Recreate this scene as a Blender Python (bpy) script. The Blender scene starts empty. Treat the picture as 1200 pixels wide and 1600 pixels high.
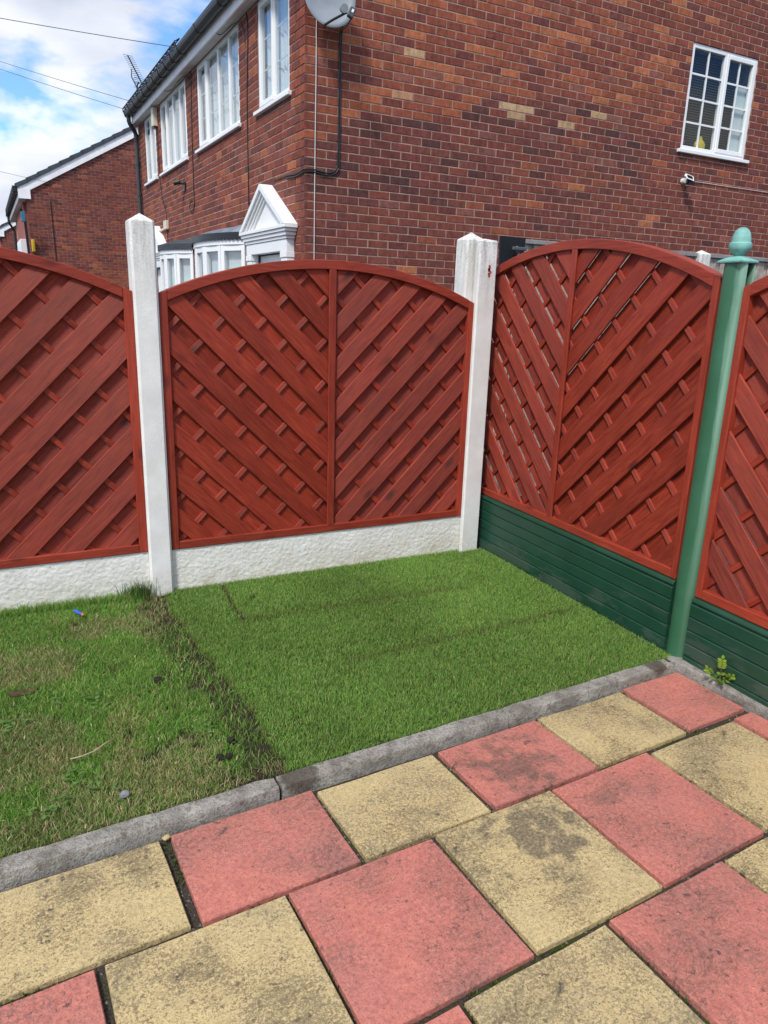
import bpy, bmesh, math, random
import numpy as np
from mathutils import Vector, Matrix
random.seed(7); rng = np.random.default_rng(11)
S = bpy.context.scene
COL = S.collection
R = math.radians

# ------------------------------------------------------------------ camera
cam_d = bpy.data.cameras.new('camera'); cam = bpy.data.objects.new('camera', cam_d); COL.objects.link(cam)
S.camera = cam
cam_d.sensor_fit = 'HORIZONTAL'; cam_d.sensor_width = 36.0; cam_d.lens = 36.0*1137.78/1200.0
cam_d.clip_start = 0.05; cam_d.clip_end = 3000
CAM = Vector((-2.4464, -3.6949, 1.4984))
yaw, pitch, roll = 0.4747, 0.2791, 0.0318
f_ = Vector((math.sin(yaw)*math.cos(pitch), math.cos(yaw)*math.cos(pitch), -math.sin(pitch)))
r_ = Vector((math.cos(yaw), -math.sin(yaw), 0)); u_ = r_.cross(f_)
r2 = r_*math.cos(roll)+u_*math.sin(roll); u2 = -r_*math.sin(roll)+u_*math.cos(roll)
mw = Matrix((r2, u2, -f_)).transposed().to_4x4(); mw.translation = CAM
cam.matrix_world = mw
S.render.resolution_x = 768; S.render.resolution_y = 1024

# ------------------------------------------------------------------ light
SUN_EL, SUN_AZ = R(50), R(232)      # azimuth clockwise from +Y: behind the camera, to the left
sund = bpy.data.lights.new('sun', 'SUN'); sun = bpy.data.objects.new('sun', sund); COL.objects.link(sun)
sund.energy = 2.6; sund.angle = R(9); sund.color = (1.0, 0.95, 0.88)
sdir = Vector((math.sin(SUN_AZ)*math.cos(SUN_EL), math.cos(SUN_AZ)*math.cos(SUN_EL), math.sin(SUN_EL)))
sun.rotation_euler = sdir.to_track_quat('Z', 'Y').to_euler()
W = bpy.data.worlds.new('World'); S.world = W; W.use_nodes = True
wt = W.node_tree; wt.nodes.clear()
def wn(t, **k):
    n = wt.nodes.new(t)
    for a, b in k.items(): setattr(n, a, b)
    return n
sky = wn('ShaderNodeTexSky', sky_type='NISHITA', sun_disc=False, sun_elevation=SUN_EL, sun_rotation=SUN_AZ)
sky.air_density = 1.0; sky.dust_density = 0.3; sky.ozone_density = 1.6
tc = wn('ShaderNodeTexCoord'); sep = wn('ShaderNodeSeparateXYZ'); wt.links.new(tc.outputs['Generated'], sep.inputs[0])
zc = wn('ShaderNodeMath', operation='MAXIMUM'); wt.links.new(sep.outputs[2], zc.inputs[0]); zc.inputs[1].default_value = 0.0
za = wn('ShaderNodeMath', operation='ADD'); wt.links.new(zc.outputs[0], za.inputs[0]); za.inputs[1].default_value = 0.34
comb = wn('ShaderNodeCombineXYZ')
for i in (0, 1):
    d = wn('ShaderNodeMath', operation='DIVIDE'); wt.links.new(sep.outputs[i], d.inputs[0]); wt.links.new(za.outputs[0], d.inputs[1]); wt.links.new(d.outputs[0], comb.inputs[i])
mp = wn('ShaderNodeMapping'); wt.links.new(comb.outputs[0], mp.inputs[0]); mp.inputs['Location'].default_value = (5.2, 2.2, 0.0)
n1 = wn('ShaderNodeTexNoise'); wt.links.new(mp.outputs[0], n1.inputs['Vector'])
n1.inputs['Scale'].default_value = 1.9; n1.inputs['Detail'].default_value = 9; n1.inputs['Roughness'].default_value = 0.52; n1.inputs['Distortion'].default_value = 0.15
cr = wn('ShaderNodeValToRGB'); wt.links.new(n1.outputs[0], cr.inputs[0])
cr.color_ramp.elements[0].position = 0.425; cr.color_ramp.elements[0].color = (0, 0, 0, 1)
cr.color_ramp.elements[1].position = 0.485; cr.color_ramp.elements[1].color = (1, 1, 1, 1)
n2 = wn('ShaderNodeTexNoise'); wt.links.new(mp.outputs[0], n2.inputs['Vector'])
n2.inputs['Scale'].default_value = 2.6; n2.inputs['Detail'].default_value = 6
cc = wn('ShaderNodeValToRGB'); wt.links.new(n2.outputs[0], cc.inputs[0])
cc.color_ramp.elements[0].position = 0.35; cc.color_ramp.elements[0].color = (4.7, 5.15, 6.3, 1)
cc.color_ramp.elements[1].position = 0.66; cc.color_ramp.elements[1].color = (8.4, 8.6, 9.0, 1)
skm = wn('ShaderNodeMix', data_type='RGBA', blend_type='MULTIPLY'); skm.inputs[0].default_value = 1.0
wt.links.new(sky.outputs[0], skm.inputs[6]); skm.inputs[7].default_value = (1.0, 1.35, 1.8, 1)
mx = wn('ShaderNodeMix', data_type='RGBA'); wt.links.new(cr.outputs[0], mx.inputs[0]); wt.links.new(skm.outputs[2], mx.inputs[6]); wt.links.new(cc.outputs[0], mx.inputs[7])
bg = wn('ShaderNodeBackground'); bg.inputs[1].default_value = 0.09; wt.links.new(mx.outputs[2], bg.inputs[0])
wo = wn('ShaderNodeOutputWorld'); wt.links.new(bg.outputs[0], wo.inputs[0])
S.view_settings.view_transform = 'Standard'; S.view_settings.look = 'None'; S.view_settings.gamma = 1.0
S.view_settings.use_curve_mapping = False
S.view_settings.exposure = 0.56

# ------------------------------------------------------------------ helpers
TH = R(2.8); cT, sT = math.cos(TH), math.sin(TH)
def rw(a, b, z=0.0): return (cT*a-sT*b, sT*a+cT*b, z)      # paving axes -> world
def link(o, parent=None):
    COL.objects.link(o)
    if parent is not None: o.parent = parent
    return o
def tag(o, label=None, cat=None, group=None, kind=None):
    if label: o['label'] = label
    if cat: o['category'] = cat
    if group: o['group'] = group
    if kind: o['kind'] = kind
    return o
def empty(name, loc=(0, 0, 0), rz=0.0, label=None, cat=None, group=None):
    o = bpy.data.objects.new(name, None); o.empty_display_size = 0.1
    o.location = loc; o.rotation_euler = (0, 0, rz); link(o); tag(o, label, cat, group); return o
class MB:
    def __init__(s): s.v = []; s.f = []; s.c = []
    def add(s, vs, fs, col=None):
        b = len(s.v); s.v += [tuple(v) for v in vs]
        for f in fs: s.f.append(tuple(i+b for i in f)); s.c.append(col)
        return s
    def box(s, x0, x1, y0, y1, z0, z1, col=None):
        vs = [(x0,y0,z0),(x1,y0,z0),(x1,y1,z0),(x0,y1,z0),(x0,y0,z1),(x1,y0,z1),(x1,y1,z1),(x0,y1,z1)]
        return s.add(vs, [(0,3,2,1),(4,5,6,7),(0,1,5,4),(1,2,6,5),(2,3,7,6),(3,0,4,7)], col)
    def prism(s, poly, axis, a, b, col=None):
        # poly: list of 2D points; axis 'y': poly in (x,z); 'z': poly in (x,y); 'x': poly in (y,z)
        def P(p, t): return {'y': (p[0], t, p[1]), 'z': (p[0], p[1], t), 'x': (t, p[0], p[1])}[axis]
        n = len(poly); vs = [P(p, a) for p in poly]+[P(p, b) for p in poly]
        fs = [tuple(range(n)), tuple(range(2*n-1, n-1, -1))]+[(i, n+i, n+(i+1) % n, (i+1) % n) for i in range(n)]
        return s.add(vs, fs, col)
    def tube(s, pts, r, n=6, col=None):
        pts = [Vector(p) for p in pts]; rings = []
        up = Vector((0.13, 0.21, 1)).normalized()
        for i, p in enumerate(pts):
            t = (pts[min(i+1, len(pts)-1)]-pts[max(i-1, 0)]).normalized()
            a = t.cross(up)
            if a.length < 1e-3: a = t.cross(Vector((1, 0, 0)))
            a.normalize(); b = t.cross(a)
            rr = r[i] if isinstance(r, (list, tuple)) else r
            rings.append([p+(a*math.cos(k*2*math.pi/n)+b*math.sin(k*2*math.pi/n))*rr for k in range(n)])
        vs = [q for rg in rings for q in rg]; fs = []
        for i in range(len(pts)-1):
            for k in range(n): fs.append((i*n+k, i*n+(k+1) % n, (i+1)*n+(k+1) % n, (i+1)*n+k))
        fs.append(tuple(range(n))); fs.append(tuple((len(pts)-1)*n+k for k in reversed(range(n))))
        return s.add(vs, fs, col)
    def lathe(s, prof, n=20, c=(0, 0), col=None):
        vs = []; fs = []
        for (r, z) in prof:
            for k in range(n): vs.append((c[0]+r*math.cos(k*2*math.pi/n), c[1]+r*math.sin(k*2*math.pi/n), z))
        for i in range(len(prof)-1):
            for k in range(n): fs.append((i*n+k, i*n+(k+1) % n, (i+1)*n+(k+1) % n, (i+1)*n+k))
        fs.append(tuple(reversed(range(n)))); fs.append(tuple((len(prof)-1)*n+k for k in range(n)))
        return s.add(vs, fs, col)
    def mesh(s, name, mat, bevel=0.0, smooth=False, recalc=True, seg=1):
        me = bpy.data.meshes.new(name); me.from_pydata(s.v, [], s.f)
        if s.c and s.c[0] is not None and not bevel:
            at = me.attributes.new('Col', 'FLOAT_COLOR', 'FACE')
            at.data.foreach_set('color', np.array([(c[0], c[1], c[2], 1.0) for c in s.c], dtype=np.float32).ravel())
        if recalc or bevel:
            bm = bmesh.new(); bm.from_mesh(me)
            if recalc: bmesh.ops.recalc_face_normals(bm, faces=bm.faces)
            if bevel:
                es = [e for e in bm.edges if len(e.link_faces) == 2 and e.calc_face_angle(0) > 0.5]
                bmesh.ops.bevel(bm, geom=es, offset=bevel, segments=seg, affect='EDGES', clamp_overlap=True)
            bm.to_mesh(me); bm.free()
        if smooth: me.polygons.foreach_set('use_smooth', [True]*len(me.polygons))
        if mat: me.materials.append(mat)
        me.update(); return me
    def build(s, name, mat, parent=None, loc=None, **k):
        o = bpy.data.objects.new(name, s.mesh(name, mat, **k))
        if loc is not None: o.location = loc
        return link(o, parent)
def smooth_by_angle(o, a=35):
    me = o.data
    me.polygons.foreach_set('use_smooth', [True]*len(me.polygons))
    bm = bmesh.new(); bm.from_mesh(me)
    for e in bm.edges:
        if len(e.link_faces) == 2 and e.calc_face_angle(0) > R(a): e.smooth = False
    bm.to_mesh(me); bm.free(); return o
def vnoise(x, y, scale, seed=0, octaves=3):
    out = np.zeros_like(x, dtype=float); amp = 1.0; tot = 0
    for o in range(octaves):
        g = np.random.default_rng(seed*17+o).random((64, 64))
        u = x*scale*(2**o)+13.7*o; v = y*scale*(2**o)+5.1*o
        iu = np.floor(u).astype(int); iv = np.floor(v).astype(int); fu = u-iu; fv = v-iv
        fu = fu*fu*(3-2*fu); fv = fv*fv*(3-2*fv)
        a = g[iu % 64, iv % 64]; b = g[(iu+1) % 64, iv % 64]; c = g[iu % 64, (iv+1) % 64]; d = g[(iu+1) % 64, (iv+1) % 64]
        out += amp*((a*(1-fu)+b*fu)*(1-fv)+(c*(1-fu)+d*fu)*fv); tot += amp; amp *= 0.5
    return out/tot

# ------------------------------------------------------------------ materials
class NT:
    def __init__(s, name):
        s.m = bpy.data.materials.new(name); s.m.use_nodes = True; s.t = s.m.node_tree
        s.b = s.t.nodes['Principled BSDF']; s.out = s.t.nodes['Material Output']
        s.b.inputs['Specular IOR Level'].default_value = 0.3
    def n(s, typ, ins=None, **k):
        nd = s.t.nodes.new(typ)
        for a, b in k.items(): setattr(nd, a, b)
        for a, b in (ins or {}).items(): s.set(nd.inputs[a], b)
        return nd
    def set(s, sock, v):
        if isinstance(v, bpy.types.NodeSocket): s.t.links.new(v, sock)
        else: sock.default_value = v
    def coord(s, which='Object'): return s.n('ShaderNodeTexCoord').outputs[which]
    def map(s, v, scale=(1, 1, 1), rot=(0, 0, 0), loc=(0, 0, 0)):
        return s.n('ShaderNodeMapping', {'Vector': v, 'Scale': scale, 'Rotation': rot, 'Location': loc}).outputs[0]
    def noise(s, v, scale, detail=4, rough=0.55, dist=0.0):
        return s.n('ShaderNodeTexNoise', {'Vector': v, 'Scale': scale, 'Detail': detail, 'Roughness': rough, 'Distortion': dist}).outputs[0]
    def vor(s, v, scale, feature='F1', out='Distance'):
        return s.n('ShaderNodeTexVoronoi', {'Vector': v, 'Scale': scale}, feature=feature).outputs[out]
    def ramp(s, fac, *stops, interp='LINEAR'):
        r = s.n('ShaderNodeValToRGB', {'Fac': fac}); e = r.color_ramp.elements; r.color_ramp.interpolation = interp
        while len(e) < len(stops): e.new(0.5)
        for i, (p, c) in enumerate(stops):
            e[i].position = p; e[i].color = (c, c, c, 1) if isinstance(c, (int, float)) else (*c, 1)
        return r.outputs[0]
    def mix(s, fac, a, b, blend='MIX'):
        x = s.n('ShaderNodeMix', data_type='RGBA', blend_type=blend)
        s.set(x.inputs[0], fac)
        for i, c in ((6, a), (7, b)): s.set(x.inputs[i], (*c, 1) if isinstance(c, tuple) and len(c) == 3 else c)
        return x.outputs[2]
    def math(s, op, a, b=0.0, c=0.0):
        x = s.n('ShaderNodeMath', operation=op); s.set(x.inputs[0], a); s.set(x.inputs[1], b); s.set(x.inputs[2], c); return x.outputs[0]
    def vadd(s, a, b, op='ADD'):
        x = s.n('ShaderNodeVectorMath', operation=op); s.set(x.inputs[0], a); s.set(x.inputs[1], b); return x.outputs[0]
    def rnd(s): return s.n('ShaderNodeObjectInfo').outputs['Random']
    def attr(s, name, typ='GEOMETRY', out='Color'): return s.n('ShaderNodeAttribute', attribute_name=name, attribute_type=typ).outputs[out]
    def bump(s, h, strength=0.3, dist=0.01, normal=None):
        b = s.n('ShaderNodeBump', {'Height': h, 'Strength': strength, 'Distance': dist})
        if normal is not None: s.set(b.inputs['Normal'], normal)
        return b.outputs[0]
    def fin(s, color=None, rough=None, normal=None, spec=None, metal=None):
        if color is not None: s.set(s.b.inputs['Base Color'], (*color, 1) if isinstance(color, tuple) else color)
        if rough is not None: s.set(s.b.inputs['Roughness'], rough)
        if normal is not None: s.set(s.b.inputs['Normal'], normal)
        if spec is not None: s.b.inputs['Specular IOR Level'].default_value = spec
        if metal is not None: s.b.inputs['Metallic'].default_value = metal
        return s.m

def wood(name, ang, groove=False, base=(0.305, 0.034, 0.016), dark=(0.150, 0.0145, 0.008), light=(0.41, 0.066, 0.032)):
    t = NT(name); r = t.rnd()
    c = t.coord(); off = t.n('ShaderNodeCombineXYZ', {0: t.math('MULTIPLY', r, 37.0), 2: t.math('MULTIPLY', r, 91.0)}).outputs[0]
    cs = t.map(t.vadd(c, off), rot=(0, ang, 0))
    g = t.noise(t.map(cs, scale=(2.2, 26, 26)), 3.0, 6, 0.6, 0.6)
    fine = t.noise(t.map(cs, scale=(3, 130, 130)), 3.0, 3, 0.6)
    kn = t.vor(t.map(cs, scale=(1.0, 3.0, 2.2)), 3.1)
    knot = t.ramp(kn, (0.06, 1.0), (0.17, 0.0))
    col = t.mix(t.ramp(g, (0.3, 0.0), (0.7, 1.0)), dark, light)
    col = t.mix(0.30, col, base)
    col = t.mix(t.math('MULTIPLY', t.ramp(fine, (0.35, 0.0), (0.75, 1.0)), 0.38), col, dark)
    col = t.mix(t.math('MULTIPLY', knot, 0.85), col, (0.07, 0.012, 0.009))
    tone = t.math('ADD', t.math('MULTIPLY', r, 0.34), 0.83)
    big = t.noise(t.vadd(c, off), 2.5, 3)
    tone = t.math('MULTIPLY', tone, t.math('ADD', t.math('MULTIPLY', big, 0.8), 0.60))
    hsv = t.n('ShaderNodeHueSaturation', {'Color': col, 'Value': tone}).outputs[0]
    pale = t.ramp(t.noise(t.map(cs, scale=(4, 40, 40)), 5.0, 5, 0.7), (0.66, 0.0), (0.8, 1.0))
    hsv = t.mix(t.math('MULTIPLY', pale, 0.30), hsv, (0.43, 0.13, 0.095))
    h = t.math('ADD', t.math('MULTIPLY', g, 0.5), t.math('MULTIPLY', fine, 0.5))
    nrm = None
    if groove:                               # fine reeding along the board, below pixel size
        T = Vector((-math.sin(ang), 0, math.cos(ang)))
        dt = t.n('ShaderNodeVectorMath', operation='DOT_PRODUCT'); t.set(dt.inputs[0], c); dt.inputs[1].default_value = T
        sn = t.math('SINE', t.math('MULTIPLY', dt.outputs['Value'], 2*math.pi/0.0042))
        tv = t.n('ShaderNodeVectorTransform', vector_type='VECTOR', convert_from='OBJECT', convert_to='WORLD'); tv.inputs[0].default_value = T
        sc = t.n('ShaderNodeVectorMath', operation='SCALE'); t.set(sc.inputs[0], tv.outputs[0]); t.set(sc.inputs['Scale'], t.math('MULTIPLY', sn, 0.75))
        nn = t.vadd(t.n('ShaderNodeNewGeometry').outputs['Normal'], sc.outputs[0])
        nn = t.n('ShaderNodeVectorMath', operation='NORMALIZE', ins={0: nn}).outputs[0]
        nrm = nn
    return t.fin(hsv, t.math('ADD', t.math('MULTIPLY', g, 0.2), 0.42), t.bump(h, 0.35, 0.003, nrm), 0.34)
# grain angles: rotation about Y that carries the mapping's x axis along the board
M_BD = wood('red_stain_falling', R(-45), True); M_BU = wood('red_stain_rising', R(45), True)
BRIGHT = dict(base=(0.292, 0.034, 0.0155), dark=(0.17, 0.018, 0.009), light=(0.38, 0.060, 0.030))
M_BATD = wood('red_stain_batten_falling', R(-45), True, **BRIGHT); M_BATU = wood('red_stain_batten_rising', R(45), True, **BRIGHT)
M_STILE = wood('red_stain_upright', R(90), **BRIGHT); M_RAIL = wood('red_stain_rail', 0.0, **BRIGHT)

def white_concrete():
    t = NT('white_painted_concrete'); c = t.n('ShaderNodeNewGeometry').outputs['Position']
    n = t.noise(c, 9, 5); f = t.noise(c, 160, 3, 0.7)
    col = t.mix(t.ramp(n, (0.35, 0.0), (0.7, 1.0)), (0.70, 0.70, 0.66), (0.80, 0.80, 0.77))
    z = t.n('ShaderNodeSeparateXYZ', {0: c}).outputs[2]
    st = t.math('ADD', t.math('MULTIPLY', t.noise(t.map(c, scale=(34, 34, 4.0)), 1.0, 4, 0.65), 0.6), t.math('MULTIPLY', t.noise(c, 90, 4, 0.7), 0.4))
    top = t.math('MULTIPLY', t.ramp(t.math('DIVIDE', z, 2.0), (0.72, 0.0), (0.915, 1.0)), t.ramp(st, (0.42, 0.0), (0.60, 1.0)))
    col = t.mix(t.math('MULTIPLY', top, 0.62), col, (0.20, 0.19, 0.16))
    low = t.math('MULTIPLY', t.ramp(z, (0.0, 1.0), (0.16, 0.0)), t.ramp(t.noise(c, 40, 5, 0.7), (0.4, 0.0), (0.65, 1.0)))
    col = t.mix(t.math('MULTIPLY', low, 0.6), col, (0.36, 0.33, 0.22))
    spots = t.ramp(t.vor(c, 26), (0.03, 1.0), (0.06, 0.0))
    col = t.mix(t.math('MULTIPLY', spots, 0.35), col, (0.28, 0.26, 0.22))
    return t.fin(col, 0.8, t.bump(t.math('ADD', f, t.math('MULTIPLY', n, 0.5)), 0.45, 0.004))
M_WC = white_concrete()
def gravel_white():
    t = NT('rough_white_gravel_board'); c = t.n('ShaderNodeNewGeometry').outputs['Position']
    n = t.noise(c, 7, 5); f = t.noise(c, 95, 4, 0.65)
    z = t.n('ShaderNodeSeparateXYZ', {0: c}).outputs[2]
    x = t.n('ShaderNodeSeparateXYZ', {0: c}).outputs[0]
    col = t.mix(t.ramp(n, (0.35, 0.0), (0.7, 1.0)), (0.70, 0.69, 0.63), (0.81, 0.80, 0.76))
    low = t.math('MULTIPLY', t.ramp(z, (0.0, 1.0), (0.17, 0.0)), t.ramp(t.noise(c, 14, 5, 0.7), (0.38, 0.0), (0.66, 1.0)))
    col = t.mix(t.math('MULTIPLY', low, 0.7), col, (0.42, 0.36, 0.20))
    pit = t.math('MULTIPLY', t.ramp(f, (0.30, 1.0), (0.40, 0.0)), 0.55)
    col = t.mix(pit, col, (0.36, 0.32, 0.24))
    red = t.math('MULTIPLY', t.ramp(z, (0.195, 0.0), (0.215, 1.0)), t.ramp(t.noise(t.map(c, scale=(5, 5, 26)), 2.0, 6, 0.75), (0.60, 0.0), (0.66, 1.0)))
    col = t.mix(red, col, (0.36, 0.06, 0.045))
    return t.fin(col, 0.9, t.bump(f, 0.55, 0.006))
M_GW = gravel_white()
def green(name, base, hi, rough, worn):
    t = NT(name); c = t.n('ShaderNodeNewGeometry').outputs['Position']; o = t.coord()
    n = t.noise(c, 5, 5, 0.6)
    col = t.mix(t.ramp(n, (0.35, 0.0), (0.7, 1.0)), base, hi)
    z = t.n('ShaderNodeSeparateXYZ', {0: c}).outputs[2]
    if worn:
        d = t.noise(t.map(c, scale=(9, 3.2, 9)), 1.0, 6, 0.7)
        m = t.math('MULTIPLY', t.ramp(d, (0.50, 0.0), (0.56, 1.0)), t.ramp(z, (0.08, 1.0), (0.24, 0.05)))
        col = t.mix(t.math('MULTIPLY', m, 0.40), col, (0.085, 0.105, 0.085))
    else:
        lx = t.n('ShaderNodeSeparateXYZ', {0: o}).outputs[0]      # faded right side and left edge, with pale sky highlight painted in
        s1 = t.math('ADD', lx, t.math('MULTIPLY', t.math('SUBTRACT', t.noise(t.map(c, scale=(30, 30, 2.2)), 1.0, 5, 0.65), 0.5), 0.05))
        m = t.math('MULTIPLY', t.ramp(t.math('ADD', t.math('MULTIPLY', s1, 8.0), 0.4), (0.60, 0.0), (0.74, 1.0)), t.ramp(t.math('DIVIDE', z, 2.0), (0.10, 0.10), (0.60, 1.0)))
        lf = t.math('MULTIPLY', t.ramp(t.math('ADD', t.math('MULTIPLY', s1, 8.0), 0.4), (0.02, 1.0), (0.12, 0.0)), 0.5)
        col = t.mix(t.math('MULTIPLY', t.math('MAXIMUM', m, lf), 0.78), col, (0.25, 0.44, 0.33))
    sc = t.ramp(t.noise(t.map(c, scale=(40, 40, 8)), 2.0, 4, 0.8), (0.74, 0.0), (0.78, 1.0))
    col = t.mix(t.math('MULTIPLY', sc, 0.5), col, (0.30, 0.42, 0.35))
    return t.fin(col, rough, t.bump(t.noise(c, 60, 3), 0.05, 0.002), 0.5)
M_GB = green('dark_green_plastic', (0.0065, 0.044, 0.024), (0.011, 0.060, 0.034), 0.42, True)
M_GP = green('faded_highlit_green_plastic', (0.030, 0.115, 0.058), (0.042, 0.145, 0.078), 0.38, False)
def simple(name, col, rough=0.5, spec=0.4, metal=0.0, nscale=None, var=0.15, bump=0.0):
    t = NT(name)
    if nscale:
        n = t.noise(t.coord(), nscale, 5, 0.6)
        c = t.mix(t.ramp(n, (0.3, 0.0), (0.7, 1.0)), tuple(x*(1-var) for x in col), tuple(min(1, x*(1+var)) for x in col))
        return t.fin(c, rough, t.bump(n, bump, 0.01) if bump else None, spec, metal)
    return t.fin(col, rough, None, spec, metal)
M_CAP = simple('verdigris_cap', (0.16, 0.36, 0.32), 0.55, 0.4, 0.0, 14, 0.45, 0.2)
M_UPVC = simple('white_upvc', (0.78, 0.79, 0.79), 0.3, 0.5, 0.0, 3, 0.03)
M_WPAINT = simple('white_painted_board', (0.86, 0.86, 0.87), 0.5, 0.4, 0.0, 6, 0.08)
M_SOFFIT = simple('soffit_board', (0.58, 0.56, 0.54), 0.7, 0.3, 0.0, 4, 0.15)
M_BLACKP = simple('black_plastic', (0.012, 0.014, 0.016), 0.4, 0.5)
M_GUTGREY = simple('gutter_underside', (0.026, 0.031, 0.034), 0.45, 0.5)
M_DPIPE = simple('grey_downpipe', (0.035, 0.042, 0.048), 0.45, 0.5)
M_DISH = simple('dish_grey', (0.24, 0.27, 0.30), 0.45, 0.4, 0.0, 7, 0.12)
M_CABLEW = simple('white_cable', (0.55, 0.52, 0.50), 0.6)
M_LEAD = simple('lead_flashing', (0.17, 0.20, 0.25), 0.42, 0.6, 0.0, 9, 0.35, 0.25)
M_LEAD2 = simple('dark_felt_canopy', (0.04, 0.046, 0.055), 0.6, 0.4, 0.0, 9, 0.25, 0.2)
M_TILE = simple('slate_grey_tile', (0.055, 0.066, 0.080), 0.65, 0.3, 0.0, 5, 0.25, 0.2)
M_HANGT = simple('red_hung_tile', (0.30, 0.09, 0.07), 0.8, 0.3, 0.0, 8, 0.2, 0.2)
M_YEL = simple('yellow_plastic', (0.75, 0.50, 0.02), 0.4)
M_BLUE = simple('blue_plastic', (0.03, 0.16, 0.24), 0.5)
M_FOAM = simple('blue_foam', (0.02, 0.11, 0.55), 0.7)
M_ORANGE = simple('orange_rubber', (0.75, 0.14, 0.02), 0.5)
M_CURT = simple('net_curtain', (0.80, 0.81, 0.82), 0.9, 0.1)
M_ROOM = simple('room_dark', (0.03, 0.028, 0.026), 0.9, 0.1)
M_BLIND = simple('dark_blind_slats', (0.06, 0.048, 0.038), 0.5, 0.4)
M_SILLIN = simple('inner_wall_light', (0.45, 0.43, 0.40), 0.9, 0.1)
M_PALE = simple('weathered_pale', (0.34, 0.30, 0.26), 0.85, 0.2, 0.0, 18, 0.35, 0.3)
M_GREYRAIL = simple('grey_capping', (0.22, 0.225, 0.22), 0.8, 0.2, 0.0, 12, 0.2, 0.2)
M_SOLAR = simple('black_solar_backing', (0.006, 0.007, 0.010), 0.6, 0.15)
M_BRKT = simple('grey_bracket', (0.07, 0.08, 0.085), 0.5, 0.4)
M_JB = simple('cream_box', (0.62, 0.58, 0.46), 0.5)
M_REDD = simple('red_ornament', (0.25, 0.02, 0.02), 0.5)
M_TAN = simple('tan_ornament', (0.40, 0.20, 0.09), 0.6)
M_PAINT = simple('red_paint_splash', (0.42, 0.055, 0.05), 0.6)
def glass_mat(name, ior):
    t = NT(name); t.t.nodes.remove(t.b)
    tr = t.n('ShaderNodeBsdfTransparent', {'Color': (0.86, 0.90, 0.90, 1)}); gl = t.n('ShaderNodeBsdfGlossy', {'Color': (1, 1, 1, 1), 'Roughness': 0.0})
    fr = t.n('ShaderNodeFresnel', {'IOR': ior})
    fo = t.math('MULTIPLY', fr.outputs[0], t.math('SUBTRACT', 1.0, t.n('ShaderNodeNewGeometry').outputs['Backfacing']))
    ms = t.n('ShaderNodeMixShader', {0: fo, 1: tr.outputs[0], 2: gl.outputs[0]})
    t.t.links.new(ms.outputs[0], t.out.inputs[0]); return t.m
M_GLASS = glass_mat('window_glass', 2.4); M_GLASS2 = glass_mat('side_window_glass', 1.45)
def brick_mat():
    t = NT('brick_faces'); c = t.n('ShaderNodeNewGeometry').outputs['Position']
    col = t.attr('Col')
    f = t.noise(c, 120, 4, 0.7); m = t.noise(c, 22, 4, 0.6)
    col = t.mix(0.55, col, t.ramp(f, (0.25, 0.45), (0.75, 1.45)), 'MULTIPLY')
    col = t.mix(0.5, col, t.ramp(m, (0.3, 0.6), (0.7, 1.35)), 'MULTIPLY')
    bd = t.noise(t.map(c, scale=(24, 24, 7)), 1.0, 5, 0.75)
    col = t.mix(0.6, col, t.ramp(bd, (0.3, 0.52), (0.7, 1.5)), 'MULTIPLY')
    ef = t.ramp(t.noise(c, 75, 5, 0.75), (0.64, 0.0), (0.74, 1.0))
    col = t.mix(t.math('MULTIPLY', ef, 0.4), col, (0.33, 0.24, 0.20))
    return t.fin(col, 0.9, t.bump(t.math('ADD', f, m), 0.5, 0.006), 0.2)
M_BRICK = brick_mat()
M_MORTAR = simple('mortar', (0.36, 0.245, 0.19), 0.95, 0.1, 0.0, 9, 0.38, 0.3)

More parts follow.
